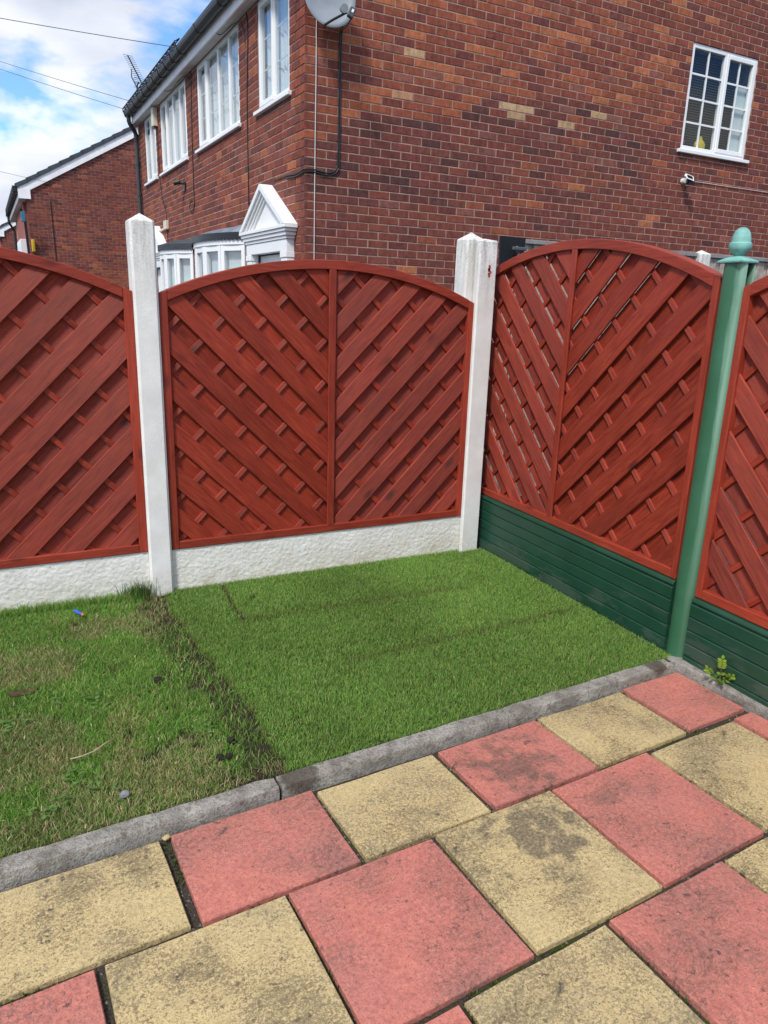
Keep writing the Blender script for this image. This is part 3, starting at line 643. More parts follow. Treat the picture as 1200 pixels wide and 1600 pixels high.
# ------------------------------------------------------------------ brick houses
PSI = 0.0192
CN = Vector((0.149, 3.177, 0.0))
BR_L, BR_H, JT = 0.215, 0.065, 0.010
PAL = [((0.205, 0.058, 0.041), 28), ((0.185, 0.055, 0.042), 26), ((0.228, 0.064, 0.042), 16), ((0.155, 0.051, 0.043), 15), ((0.128, 0.047, 0.042), 5), ((0.275, 0.082, 0.045), 5), ((0.34, 0.112, 0.055), 1.5), ((0.225, 0.080, 0.060), 8)]
PW = np.array([p[1] for p in PAL], float)
def brick_colour(u, z, seed=0):
    q = float(vnoise(np.array([u+50.0]), np.array([z+30.0]), 0.55, 21+seed, 2)[0]); w = PW.copy()
    k = max(0.0, (q-0.5)*4); w[5] *= 1+3.0*k; w[6] *= 1+3.0*k; w[2] *= 1+k
    k = max(0.0, (0.5-q)*4); w[3] *= 1+2*k; w[4] *= 1+1.5*k
    i = rng.choice(len(PAL), p=w/w.sum()); c = PAL[i][0]; j = rng.uniform(0.86, 1.14)
    return (c[0]*j, c[1]*j*rng.uniform(0.95, 1.07), c[2]*j)
ZONES = {'warm': [((0.255, 0.074, 0.045), 24), ((0.230, 0.067, 0.044), 24), ((0.195, 0.057, 0.042), 18), ((0.165, 0.053, 0.043), 10), ((0.31, 0.092, 0.047), 16), ((0.40, 0.135, 0.065), 9), ((0.25, 0.090, 0.066), 5)],
 'dark': [((0.165, 0.052, 0.042), 26), ((0.138, 0.048, 0.041), 24), ((0.110, 0.043, 0.040), 16), ((0.195, 0.057, 0.041), 18), ((0.090, 0.041, 0.040), 6), ((0.27, 0.080, 0.045), 3), ((0.20, 0.078, 0.062), 7)],
 'low': [((0.195, 0.057, 0.043), 34), ((0.180, 0.055, 0.043), 30), ((0.150, 0.049, 0.042), 18), ((0.200, 0.060, 0.045), 14), ((0.120, 0.045, 0.041), 4)]}
def zone(u, z):
    q = float(vnoise(np.array([u+50.0]), np.array([z+30.0]), 0.9, 21, 3)[0])-0.5
    h = z-0.10*u+q*1.3
    if h > 3.22: return 'warm' if u < 4.6 or random.random() < 0.3 else 'low'
    if h > 2.55 and u < 4.0: return 'dark'
    return 'low' if random.random() < 0.9 else 'warm'
def zone_colour(zn):
    cs = ZONES[zn]; w = np.array([c[1] for c in cs], float); c = cs[rng.choice(len(cs), p=w/w.sum())][0]; j = rng.uniform(0.9, 1.1)
    return (c[0]*j, c[1]*j*rng.uniform(0.96, 1.05), c[2]*j)
BUFF = [(2.21, 3.47), (2.42, 3.47), (2.44, 3.39), (2.97, 3.40), (3.44, 3.55), (0.99, 3.41), (0.67, 3.99), (1.2, 3.77)]
def courses(a0, a1, z0, z1, openings, corner_odd, top=None):
    """stretcher bond: yields (xa, xb, za, zb, is_corner)"""
    i = int(round(z0/0.075))
    while i*0.075+BR_H <= z1+0.03:
        za = i*0.075; zb = za+BR_H; odd = i % 2
        lim0, lim1 = a0, a1
        if top:
            lim0, lim1 = top(zb)
            if lim1-lim0 < 0.1: i += 1; continue
        xa = a0-(0.0 if odd == corner_odd else BR_L-0.1025)
        while xa < lim1-0.02:
            xb = xa+BR_L; segs = [(max(xa, lim0), min(xb, lim1))]
            for (oa, ob, oz0, oz1) in openings:
                if zb > oz0+0.02 and za < oz1-0.02:
                    ns = []
                    for (p, q) in segs:
                        if q <= oa or p >= ob: ns.append((p, q)); continue
                        if p < oa: ns.append((p, oa))
                        if q > ob: ns.append((ob, q))
                    segs = ns
            for (p, q) in segs:
                if q-p > 0.02: yield (p, q, za, zb)
            xa += BR_L+JT
        i += 1
def brick_solid(m, fmap, a, b, z0, z1, col, depth=0.03, flip=False, proud=None):
    h = (random.uniform(-0.0012, 0.0016) if proud is None else proud); e = 0.003
    vs = [fmap(*p) for p in [(a+e, h, z0+e), (b-e, h, z0+e), (b-e, h, z1-e), (a+e, h, z1-e), (a, h-e, z0), (b, h-e, z0), (b, h-e, z1), (a, h-e, z1), (a, -depth, z0), (b, -depth, z0), (b, -depth, z1), (a, -depth, z1)]]
    fs = [(0, 1, 2, 3)]+[(4+k, 4+(k+1) % 4, (k+1) % 4, k) for k in range(4)]+[(8+k, 8+(k+1) % 4, 4+(k+1) % 4, 4+k) for k in range(4)]
    if flip: fs = [tuple(reversed(f)) for f in fs]
    m.add(vs, fs, col)
def rects(a0, a1, z0, z1, openings):
    xs = sorted({a0, a1, *[o[0] for o in openings], *[o[1] for o in openings]}); out = []
    for p, q in zip(xs[:-1], xs[1:]):
        zs = [z0]; c = (p+q)/2
        for o in sorted([o for o in openings if o[0] < c < o[1]], key=lambda o: o[2]): zs += [o[2], o[3]]
        zs.append(z1)
        for k in range(0, len(zs), 2):
            if zs[k+1]-zs[k] > 0.001: out.append((p, q, zs[k], zs[k+1]))
    return out
G = lambda a, o, z: (a, -o, z)          # gable side: a along x, o outward
Fm = lambda a, o, z: (-o, a, z)         # front side: a along y, o outward

house = empty('brick_house', CN, PSI, 'red brick house whose side wall and satellite dish rise behind the fence', 'house', 'red brick houses in a row')
HW, HL, EZ, SLOPE = 8.4, 7.92, 4.56, math.tan(R(30))
RIDGE = EZ+(HW/2)*SLOPE
GWIN = (4.80, 5.955, 3.375, 4.50)
FWIN = [(0.375, 1.285, 3.375, 4.372), (1.93, 3.76, 3.375, 4.372), (4.36, 6.06, 3.375, 4.372), (6.44, 7.36, 3.375, 4.372)]
FDOOR = [(0.42, 1.36, 0.0, 2.0), (1.95, 3.55, 0.75, 2.10), (4.35, 5.55, 0.75, 2.10), (6.0, 6.95, 0.0, 2.0)]
# gable core (mortar face 5 mm behind the brick faces)
gtop = lambda x: EZ-0.02+SLOPE*min(x, HW-x)
m = MB(); D0, D1 = -0.0035, -0.25
for (a, b, z0, z1) in rects(0.006, HW-0.006, -0.15, EZ-0.02, [GWIN]): m.box(a, b, -D0, -D1, z0, z1)
m.prism([(0.006, EZ-0.02), (HW-0.006, EZ-0.02), (HW-0.006, EZ+0.05), (HW/2, RIDGE+0.05), (0.006, EZ+0.05)], 'y', -D0, -D1)
gable = m.build('gable_wall', M_MORTAR, house)
m = MB()
for (a, b, z0, z1) in rects(0.0055, HL-0.006, -0.15, 4.45, FWIN+FDOOR): m.box(-D0, -D1, max(a, 0.2501), b, z0, z1) if a < 0.25 else m.box(-D0, -D1, a, b, z0, z1)
front = m.build('front_wall', M_MORTAR, house)
m = MB(); m.box(HW-0.25, HW, 0.2502, HL-0.006, -0.15, 4.5); m.box(0.006, HW, HL-0.25, HL, -0.15, EZ-0.02); m.prism([(0.006, EZ-0.02), (HW-0.006, EZ-0.02), (HW/2, RIDGE-0.03)], 'y', HL-0.25, HL)
m.build('rear_wall', M_MORTAR, house)
# bricks
cl = Matrix.Rotation(-PSI, 3, 'Z') @ (CAM-CN)
cand = []; rest = MB(); alln = []
def top_fn(zb):
    if zb < EZ-0.05: return (0.0, HW)
    t = (zb-(EZ-0.06))/SLOPE; return (t, HW-t)
for (a, b, z0, z1) in courses(0.0, HW, 0.0, RIDGE-0.1, [GWIN], 1, top_fn):
    full = abs((b-a)-BR_L) < 0.001
    d = (Vector(((a+b)/2, 0, (z0+z1)/2))-cl).length
    vis = full and a > 0.02 and z0 > 1.86 and z0 < 3.98+0.19*a and not (a < 0.55 and z0 > 3.75) and not (-0.3 < a-0.95 < 0.5 and z0 < 1.9)
    alln.append((a, b, z0, z1, vis, d))
vis_sorted = sorted([q for q in alln if q[4]], key=lambda q: q[5])[:300]; vset = {(round(q[0], 3), round(q[2], 3)) for q in vis_sorted}
def is_buff(a, b, z0, z1): return any(a-0.005 < u < b+0.005 and z0-0.005 < z < z1+0.006 for u, z in BUFF)
variants = {}
def variant(kind):
    if kind not in variants:
        lst = []
        cols = [(0.46, 0.29, 0.16), (0.50, 0.33, 0.19), (0.44, 0.23, 0.13)] if kind == 'buff' else [zone_colour(kind) for _ in range(22)]
        for c in cols:
            mm = MB(); brick_solid(mm, G, -BR_L/2, BR_L/2, -BR_H/2, BR_H/2, c, 0.03, proud=0.0); lst.append(mm.mesh('brick', M_BRICK, recalc=False))
        variants[kind] = lst
    return variants[kind]
for (a, b, z0, z1, v, d) in alln:
    if (round(a, 3), round(z0, 3)) in vset:
        kind = 'buff' if is_buff(a, b, z0, z1) else zone(a, z0)
        o = bpy.data.objects.new('brick', random.choice(variant(kind))); o.location = ((a+b)/2, random.uniform(-0.0016, 0.0010), (z0+z1)/2)
        link(o, gable)
    else:
        c = random.choice([(0.42, 0.27, 0.15), (0.46, 0.30, 0.17)]) if is_buff(a, b, z0, z1) else zone_colour(zone(a, z0))
        brick_solid(rest, G, a, b, z0, z1, c, 0.1025 if a < 0.01 else 0.03)
for (a, b, z0, z1) in courses(0.0, HL, 0.0, 4.38, FWIN+FDOOR, 0):
    brick_solid(rest, Fm, max(a, 0.0), b, z0, z1, brick_colour(a-9, z0, 3), 0.03, True)
tag(rest.build('brickwork', M_BRICK, house, recalc=False), kind='stuff')
# far end wall of this house: plain bricks not in view
# roof with tile courses
def roof(root, x0, x1, ez, y0, y1, name='roof'):
    """two pitched slopes; stepped tile courses"""
    m = MB(); xm = (x0+x1)/2; L = (xm-x0)/math.cos(R(30)); n = int(L/0.30)
    for sd in (1, -1):
        for k in range(n+1):
            d0, d1 = k*0.30, min(L, (k+1)*0.30+0.03)
            if d0 >= L: break
            def P(d, h): return ((x0+d*math.cos(R(30))-h*0.5) if sd > 0 else (x1-d*math.cos(R(30))+h*0.5), ez+d*math.sin(R(30))+h*0.866)
            q = [P(d0, 0.0), P(d1, -0.012), P(d1, 0.010), P(d0, 0.030)]
            m.prism(q, 'y', y0, y1)
    return m.build(name, M_TILE, root)
roof(house, -0.165, HW+0.165, EZ-0.005, -0.08, HL+0.10)
# eaves
MB().box(-0.100, -0.001, 0.0, HL+0.02, 4.374, 4.392).build('soffit', M_SOFFIT, house)
MB().box(-0.122, -0.101, -0.02, HL+0.05, 4.366, 4.535).build('fascia', M_WPAINT, house, bevel=0.003)
m = MB(); ring = [(-0.186+0.063*math.cos(R(180+t)), 4.552+0.088*math.sin(R(180+t))) for t in range(0, 181, 20)]; ring += [(-0.186+0.058*math.cos(R(360-t)), 4.552+0.082*math.sin(R(360-t))) for t in range(0, 181, 20)]
gut = m.prism(ring, 'y', -0.05, 7.78).build('gutter', M_GUTGREY, house)
y = 3.95
for k in range(11):
    yy = 3.75+k*0.40
    br = [(-0.186+0.070*math.cos(R(180+t)), 4.552+0.097*math.sin(R(180+t))) for t in range(0, 181, 20)]+[(-0.1225, 4.56), (-0.186+0.064*math.cos(0), 4.552)]+[(-0.186+0.064*math.cos(R(360-t)), 4.552+0.089*math.sin(R(360-t))) for t in range(0, 181, 20)]
    MB().prism(br, 'y', yy-0.035, yy+0.035).build('gutter_bracket', M_BLACKP, gut)
for yy in (0.9, 1.9, 2.85):
    br = [(-0.186+0.068*math.cos(R(180+t)), 4.552+0.095*math.sin(R(180+t))) for t in range(0, 181, 20)]+[(-0.186+0.064*math.cos(R(360-t)), 4.552+0.089*math.sin(R(360-t))) for t in range(0, 181, 20)]
    MB().prism(br, 'y', yy-0.03, yy+0.03).build('gutter_bracket', M_BLACKP, gut)
for (xx, zz) in ((-0.258, 4.556), (-0.262, 4.60), (-0.205, 4.635)): MB().tube([(xx, 3.72, zz), (xx, 7.80, zz)], 0.009, 5).build('guard_rail', M_BLACKP, gut)
for k in range(20):
    yy = 3.74+k*0.213; MB().tube([(-0.256, yy, 4.545), (-0.263, yy, 4.60), (-0.205, yy, 4.638)], 0.009, 4).build('guard_hoop', M_BLACKP, gut)
dp = MB().tube([(-0.186, 7.70, 4.50), (-0.186, 7.70, 4.40), (-0.165, 7.72, 4.36), (-0.075, 7.80, 4.26), (-0.055, 7.82, 4.22), (-0.055, 7.82, 4.0), (-0.055, 7.82, 0.0)], 0.036, 10).build('downpipe', M_DPIPE, house); smooth_by_angle(dp, 50)
for zz in (4.19, 3.75, 3.25, 2.9): MB().lathe([(0.043, zz-0.03), (0.043, zz+0.03)], 10, (-0.055, 7.82)).build('pipe_collar', M_DPIPE, dp)

def window(fm, a0, a1, z0, z1, cuts, opening, bars, inside, parent, sill_over=0.055, flip=False):
    """white plastic window: frame mesh, with panes, casements, bars, sill under it"""
    FW = 0.050; m = MB()
    def bx(mb, a, b, oa, ob, za, zb):
        p = [fm(a, oa, za), fm(b, ob, zb)]; mb.box(min(p[0][0], p[1][0]), max(p[0][0], p[1][0]), min(p[0][1], p[1][1]), max(p[0][1], p[1][1]), za, zb)
    O0, O1 = -0.060, -0.012
    bx(m, a0, a0+FW, O0, O1, z0, z1); bx(m, a1-FW, a1, O0, O1, z0, z1); bx(m, a0+FW, a1-FW, O0, O1, z0, z0+FW); bx(m, a0+FW, a1-FW, O0, O1, z1-FW, z1)
    edges = [a0+FW]+[q for c in cuts for q in (c-0.025, c+0.025)]+[a1-FW]
    for c in cuts: bx(m, c-0.025, c+0.025, O0, O1, z0+FW, z1-FW)
    w = m.build('window', M_UPVC, parent, bevel=0.004)
    for i in range(0, len(edges), 2):
        a, b = edges[i], edges[i+1]; za, zb = z0+FW, z1-FW
        if opening[i//2]:
            cw = 0.046; mm = MB(); e = 0.004; O2, O3_ = -0.055, -0.003
            A, B, ZA, ZB = a-0.018, b+0.018, za-0.018, zb+0.018
            bx(mm, A, A+cw, O2, O3_, ZA, ZB); bx(mm, B-cw, B, O2, O3_, ZA, ZB); bx(mm, A+cw, B-cw, O2, O3_, ZA, ZA+cw); bx(mm, A+cw, B-cw, O2, O3_, ZB-cw, ZB)
            mm.build('casement', M_UPVC, w, bevel=0.005); a, b, za, zb = A+cw, B-cw, ZA+cw, ZB-cw
        mm = MB(); bx(mm, a, b, -0.034, -0.030, za, zb); mm.build('pane', M_GLASS2 if inside == 'blind' else M_GLASS, w)
        bn = bars[i//2]
        if bn:
            nc, nr = bn; bh = 0.010 if inside == 'blind' else 0.006
            for k in range(1, nc): mm = MB(); q = a+(b-a)*k/nc; bx(mm, q-bh, q+bh, -0.042 if bh > 0.008 else -0.048, -0.024 if bh > 0.008 else -0.038, za+0.001, zb-0.001); mm.build('glazing_bar', M_UPVC, w)
            for k in range(1, nr): mm = MB(); q = za+(zb-za)*k/nr; bx(mm, a+0.001, b-0.001, -0.041 if bh > 0.008 else -0.047, -0.025 if bh > 0.008 else -0.039, q-bh, q+bh); mm.build('glazing_bar', M_UPVC, w)
    mm = MB(); bx(mm, a0-sill_over, a1+sill_over, -0.06, 0.040, z0-0.040, z0-0.0015); mm.build('sill', M_UPVC, w, bevel=0.005)
    if inside == 'curtain':
        n = int((a1-a0)/0.02); V = []; Fc = []
        for i in range(n+1):
            a = a0+0.02+(a1-a0-0.04)*i/n; o = -0.090+0.014*math.sin(a*55+1.3*math.sin(a*9))
            V += [fm(a, o, z0-0.02), fm(a, o, z1+0.02)]
        for i in range(n): Fc.append((2*i, 2*i+2, 2*i+3, 2*i+1))
        MB().add(V, Fc).build('net_curtain', M_CURT, w, smooth=True)
        mm = MB(); bx(mm, a0-0.05, a1+0.05, -0.36, -0.34, z0-0.05, z1+0.05); mm.build('room_lining', M_ROOM, w)
    if inside == 'blind':
        mm = MB(); z = z0+0.05
        while z < z1-0.08:
            p = [fm(a0+0.03, -0.140, z), fm(a0+1.10, -0.140, z), fm(a0+1.10, -0.150, z+0.021), fm(a0+0.03, -0.150, z+0.021)]
            mm.add(p, [(0, 1, 2, 3)]); z += 0.028
        mm.build('blind', M_BLIND, w, recalc=False)
        mm = MB(); bx(mm, a0-0.3, a1+0.3, -0.80, -0.78, z0-0.3, z1+0.2); mm.build('room_lining', M_ROOM, w)
        mm = MB(); bx(mm, a1-0.26, a1-0.03, -0.070, -0.066, z0+0.01, z1-0.30); mm.build('side_curtain', M_CURT, w)
    return w
window(G, GWIN[0], GWIN[1], GWIN[2], GWIN[3], [5.40], [False, True], [(2, 4), (2, 4)], 'blind', house)
window(Fm, *FWIN[0], [0.83], [False, True], [(1, 3), (1, 3)], 'curtain', house)
window(Fm, *FWIN[1], [2.34, 2.79, 3.30], [False, False, False, True], [(1, 3), (1, 3), (1, 3), (1, 3)], 'curtain', house)
window(Fm, *FWIN[2], [4.78, 5.21, 5.64], [True, False, False, True], [None]*4, 'curtain', house)
window(Fm, *FWIN[3], [6.90], [True, False], [None]*2, 'curtain', house)
# door surrounds with pediments
def pediment(v0, v1, name):
    vm = (v0+v1)/2; o_ = 0.14; zb, zt = 2.20, 2.625
    sur = MB().box(-0.075, 0.0, v0+0.10, v0+0.24, 0.0, 1.96).box(-0.075, 0.0, v1-0.24, v1-0.10, 0.0, 1.96).build('door_surround', M_UPVC, house, bevel=0.005)
    # stepped entablature
    for k, (o, za, zc_, e) in enumerate([(0.085, 1.962, 2.07, 0.09), (0.095, 2.071, 2.10, 0.075), (0.110, 2.101, 2.135, 0.05), (0.125, 2.136, 2.165, 0.025), (0.140, 2.166, 2.199, 0.0)]):
        MB().box(-o, 0.0, v0+e, v1-e, za, zc_).build('entablature_step', M_UPVC, sur, bevel=0.004)
    for e in (0.085, -0.085):
        va = v0+0.17 if e > 0 else v1-0.17
        MB().box(-0.092, 0.0, va-0.085, va+0.085, 1.90, 1.9605).box(-0.083, 0.0, va-0.078, va+0.078, 1.86, 1.8995).build('capital', M_UPVC, sur, bevel=0.004)
    # raking cornice: three receding mouldings round the tympanum
    def tri(t): return [(v0+t*2.0, zb+0.0005), (v1-t*2.0, zb+0.0005), (vm, zt-t*1.16)]
    for (t0, t1, o) in ((0.0, 0.045, o_), (0.045, 0.075, o_-0.022), (0.075, 0.105, o_-0.042), (0.105, 0.13, o_-0.058)):
        A, B = tri(t0), tri(t1)
        mm = MB(); mm.prism([A[0], B[0], B[2], A[2]], 'x', -o, -0.0); mm.prism([A[2], B[2], B[1], A[1]], 'x', -o, -0.0)
        mm.build('raking_cornice', M_UPVC, sur)
    MB().prism(tri(0.13), 'x', -0.062, -0.001).build('tympanum', M_UPVC, sur)
    d = MB().box(0.02, 0.07, v0+0.26, v1-0.26, 0.0, 1.955).build('door', M_UPVC, house, bevel=0.004)
    MB().box(0.006, 0.0199, v0+0.36, v1-0.36, 1.15, 1.85).build('door_pane', M_UPVC, d); MB().tube([(0.0, v0+0.31, 1.02), (0.0, v0+0.31, 1.12)], 0.01).build('handle', M_BRKT, d)
pediment(0.165, 1.605, 'a'); pediment(5.80, 7.20, 'b')
# bow windows with scalloped canopies
def bow(v0, v1, dep, lead, zt):
    vm, hw = (v0+v1)/2, (v1-v0)/2
    Rb = (hw*hw+dep*dep)/(2*dep)
    def arc(t, extra=0.0):
        a = math.asin(hw/Rb)*(2*t-1); return (-(math.cos(a)*(Rb+extra)-(Rb-dep)), vm+math.sin(a)*(Rb+extra))
    n = 20; m = MB(); V = []; Fc = []
    for i in range(n+1):
        x, y = arc(i/n, 0.05); V += [(0.0, v0+(v1-v0)*i/n, zt), (x*0.4, v0+(v1-v0)*i/n, zt-0.015), (x, y, zt-0.085)]
    for i in range(n): b = i*3; Fc += [(b, b+3, b+4, b+1), (b+1, b+4, b+5, b+2)]
    can = m.add(V, Fc).build('bay_canopy', M_LEAD if lead else M_LEAD2, house)
    V = []; Fc = []; nn = 64
    for i in range(nn+1):
        x, y = arc(i/nn, 0.055); V += [(x, y, zt-0.083), (x, y, zt-0.150-(0.024 if i % 2 else 0.0))]
    for i in range(nn): Fc.append((2*i, 2*i+2, 2*i+3, 2*i+1))
    MB().add(V, Fc).build('scalloped_edge', M_BLACKP if lead else M_LEAD2, can)
    V = []; Fc = []
    for i in range(n+1):
        x, y = arc(i/n, 0.035); V += [(x, y, zt-0.14), (x, y, zt-0.215), (x+0.04, y, zt-0.225)]
    for i in range(n): b = i*3; Fc += [(b, b+3, b+4, b+1), (b+1, b+4, b+5, b+2)]
    MB().add(V, Fc).build('bay_fascia', M_UPVC, can)
    for zz in (0.80,):
        MB().prism([arc(i/10, 0.04) for i in range(11)], 'z', zz-0.06, zz).build('bay_sill', M_UPVC, can)
    K = 5
    for k in range(K):
        p, q = Vector(arc(k/K)), Vector(arc((k+1)/K)); d = (q-p); L = d.length; d.normalize(); nrm = Vector((d.y, -d.x)) if d.y < 0 else Vector((-d.y, d.x))
        def at(s, o, z): return (p.x+d.x*s+nrm.x*o, p.y+d.y*s+nrm.y*o, z)
        fr = MB()
        def bb(mb, s0, s1, o0, o1, za, zb):
            vs = [at(s0, o0, za), at(s1, o0, za), at(s1, o1, za), at(s0, o1, za), at(s0, o0, zb), at(s1, o0, zb), at(s1, o1, zb), at(s0, o1, zb)]
            mb.add(vs, [(0, 3, 2, 1), (4, 5, 6, 7), (0, 1, 5, 4), (1, 2, 6, 5), (2, 3, 7, 6), (3, 0, 4, 7)])
        zT = zt-0.216; fwid = 0.06
        bb(fr, 0.002, fwid, -0.03, 0.03, 0.80, zT); bb(fr, L-fwid, L-0.002, -0.03, 0.03, 0.80, zT); bb(fr, fwid, L-fwid, -0.03, 0.03, zT-0.07, zT); bb(fr, fwid, L-fwid, -0.03, 0.03, 0.80, 0.86)
        w = fr.build('bay_light', M_UPVC, can, bevel=0.004)
        fr = MB(); bb(fr, fwid, L-fwid, -0.004, 0.0, 0.86, zT-0.07); fr.build('bay_pane', M_GLASS, can)
        fr = MB(); bb(fr, 0.02, L-0.02, 0.05, 0.06, 0.80, zT) if nrm.x > 0 else bb(fr, 0.02, L-0.02, -0.06, -0.05, 0.80, zT); fr.build('bay_curtain', M_CURT, can)
bow(1.78, 3.72, 0.28, True, 2.315); bow(4.22, 5.72, 0.28, False, 2.315)

# things fixed to this house (each its own object)
def H(x, y, z): v = Matrix.Rotation(PSI, 3, 'Z') @ Vector((x, y, z)); return v+CN
def cable(name, pts, r, mat, label, sm=True):
    P = [H(*p) for p in pts]
    if sm:
        Q = []
        for i in range(len(P)-1):
            p0, p1, p2, p3 = P[max(i-1, 0)], P[i], P[i+1], P[min(i+2, len(P)-1)]
            for k in range(5):
                t = k/5; Q.append(0.5*((2*p1)+(p2-p0)*t+(2*p0-5*p1+4*p2-p3)*t*t+(3*p1-p0-3*p2+p3)*t**3))
        P = Q+[P[-1]]
    o = MB().tube(P, r, 6).build(name, mat, smooth=True); return tag(o, label, 'cable')
cable('cable', [(0.112, -0.008, 4.05), (0.110, -0.007, 3.5), (0.104, -0.008, 3.0), (0.100, -0.007, 2.5), (0.095, -0.008, 1.60)], 0.005, M_CABLEW, 'pale grey cable hanging straight down the side wall below the dish')
cable('cable', [(0.30, -0.12, 3.87), (0.333, -0.03, 3.83), (0.338, -0.010, 3.75), (0.335, -0.009, 3.3), (0.332, -0.009, 2.80), (0.318, -0.009, 2.70), (0.27, -0.009, 2.655), (0.19, -0.009, 2.65), (0.09, -0.009, 2.665), (0.01, -0.010, 2.66), (-0.010, 0.02, 2.655), (-0.009, 0.2, 2.645), (-0.009, 0.45, 2.66), (-0.009, 0.80, 2.66)], 0.0065, M_BLACKP, 'upper black cable running from the dish down and round the house corner')
cable('cable', [(0.32, -0.12, 3.87), (0.350, -0.03, 3.83), (0.354, -0.010, 3.75), (0.350, -0.009, 3.3), (0.347, -0.009, 2.78), (0.330, -0.010, 2.68), (0.27, -0.009, 2.635), (0.19, -0.009, 2.63), (0.09, -0.009, 2.645), (0.01, -0.010, 2.64), (-0.010, 0.02, 2.635), (-0.009, 0.2, 2.625), (-0.009, 0.45, 2.64)], 0.0065, M_BLACKP, 'lower black cable of the pair bending left at the house corner')
cable('cable', [(-0.008, 1.60, 4.36), (-0.008, 1.57, 4.12), (-0.008, 1.63, 3.6), (-0.008, 1.64, 2.97), (-0.008, 1.64, 2.5)], 0.006, M_BLACKP, 'thin dark cable down the front wall between the two nearest upstairs windows')
cable('cable', [(-0.008, 4.0, 4.36), (-0.008, 4.06, 3.6), (-0.008, 4.08, 2.95), (-0.008, 4.08, 2.72), (-0.02, 4.2, 2.66), (-0.02, 4.3, 2.72), (-0.008, 4.22, 2.8)], 0.006, M_BLACKP, 'dark cable with a loop down the middle of the front wall')
cable('cable', [(-0.008, 6.25, 4.36), (-0.008, 6.22, 3.2), (-0.008, 5.9, 2.75), (-0.008, 5.88, 2.25)], 0.006, M_BLACKP, 'dark cable beside the far upstairs window reaching the cream junction box')
cable('cable', [(4.93, -0.03, 3.03), (5.2, -0.008, 3.045), (5.8, -0.008, 3.045), (7.2, -0.008, 3.05)], 0.004, M_CABLEW, 'thin white cable running right from the small security camera')
for (zz, r) in ((4.36, 0.0), (4.33, 0.05)):
    pass
cable('cable', [(-0.11, 2.6, 4.50), (-0.09, 2.4, 4.36), (-0.05, 2.3, 4.352), (-0.03, 2.0, 4.36), (-0.02, 1.75, 4.30), (-0.009, 1.66, 4.10)], 0.005, M_BLACKP, 'loose dark cable sagging along the soffit above the second window')
cable('cable', [(-0.12, 5.4, 4.46), (-0.10, 5.1, 4.34), (-0.06, 4.9, 4.33), (-0.04, 4.6, 4.36), (-0.02, 4.2, 4.352), (-0.01, 4.05, 4.2)], 0.005, M_BLACKP, 'loose dark cable sagging along the soffit above the third window')
# satellite dish
dish = empty('satellite_dish', H(0.165, -0.18, 4.01), PSI, 'grey satellite dish at the top of the house corner', 'satellite dish')
m = MB(); n = 36; V = [(0, 0.055, 0)]; Fc = []
for j in range(1, 7):
    t = j/6
    for k in range(n): a = k*2*math.pi/n; V.append((0.232*t*math.cos(a), 0.055-0.055*t*t, 0.245*t*math.sin(a)))
for k in range(n): Fc.append((0, 1+k, 1+(k+1) % n))
for j in range(5):
    for k in range(n): Fc.append((1+j*n+k, 1+(j+1)*n+k, 1+(j+1)*n+(k+1) % n, 1+j*n+(k+1) % n))
refl = m.add(V, Fc).build('reflector', M_DISH, dish, smooth=True); refl.rotation_euler = (R(-8), 0, R(-6))
sm_ = refl.modifiers.new('thickness', 'SOLIDIFY'); sm_.thickness = 0.006
MB().tube([(-0.075, -0.03, -0.238), (-0.02, -0.11, -0.205), (0.06, -0.215, -0.165)], 0.010, 8).build('arm', M_BLACKP, dish)
lnb = MB().lathe([(0.034, -0.03), (0.036, 0.0), (0.024, 0.016), (0.022, 0.055)], 16).build('receiver_horn', M_DISH, dish, smooth=False); lnb.location = (0.035, -0.205, -0.140); lnb.rotation_euler = (R(-75), R(40), 0)
bx_ = MB().box(-0.026, 0.026, -0.022, 0.022, -0.040, 0.040).build('receiver_box', M_BRKT, dish, bevel=0.006); bx_.location = (0.098, -0.225, -0.165); bx_.rotation_euler = (0, R(24), R(-10))
MB().box(-0.008, 0.010, -0.0232, -0.0225, 0.0, 0.024).build('box_sticker', M_WPAINT, bx_)
MB().tube([(0.10, -0.22, -0.20), (0.085, -0.18, -0.245), (0.06, -0.08, -0.27), (0.10, 0.02, -0.24), (0.16, 0.08, -0.14)], 0.006, 6).build('lead', M_BLACKP, dish, smooth=True)
MB().tube([(0, 0.06, 0), (0, 0.165, -0.02)], 0.02, 8).build('wall_bracket', M_BRKT, dish)
# cameras
sc = empty('security_camera', H(4.90, 0, 3.03), PSI, 'small white and black camera with solar panel under the side wall window', 'camera')
MB().tube([(0, -0.001, 0), (0, -0.05, 0.0)], 0.03, 10).build('mount', M_UPVC, sc)
b_ = MB().box(-0.045, 0.045, -0.05, 0.02, -0.035, 0.035).build('camera_body', M_BLACKP, sc, bevel=0.012, seg=2); b_.location = (0.035, -0.09, -0.01); b_.rotation_euler = (0, 0, R(-25))
p_ = MB().box(-0.055, 0.055, -0.004, 0.004, -0.04, 0.04).build('panel_frame', M_UPVC, sc, bevel=0.002); p_.location = (-0.02, -0.13, 0.025); p_.rotation_euler = (R(-40), R(14), R(-15))
MB().box(-0.040, 0.040, -0.0052, -0.0042, -0.027, 0.027).build('panel_cells', M_SOLAR, p_)
MB().tube([(-0.05, -0.10, 0.03), (-0.08, -0.12, 0.045)], 0.015, 8).build('sensor', M_UPVC, sc)
MB().tube([(-0.03, -0.07, -0.03), (-0.02, -0.08, -0.08), (0.02, -0.06, -0.09), (0.04, -0.03, -0.05)], 0.004, 5).build('lead', M_BLACKP, sc)
sc = empty('security_camera', H(0, 4.56, 3.06), PSI, 'black camera on the front wall below the upstairs windows', 'camera')
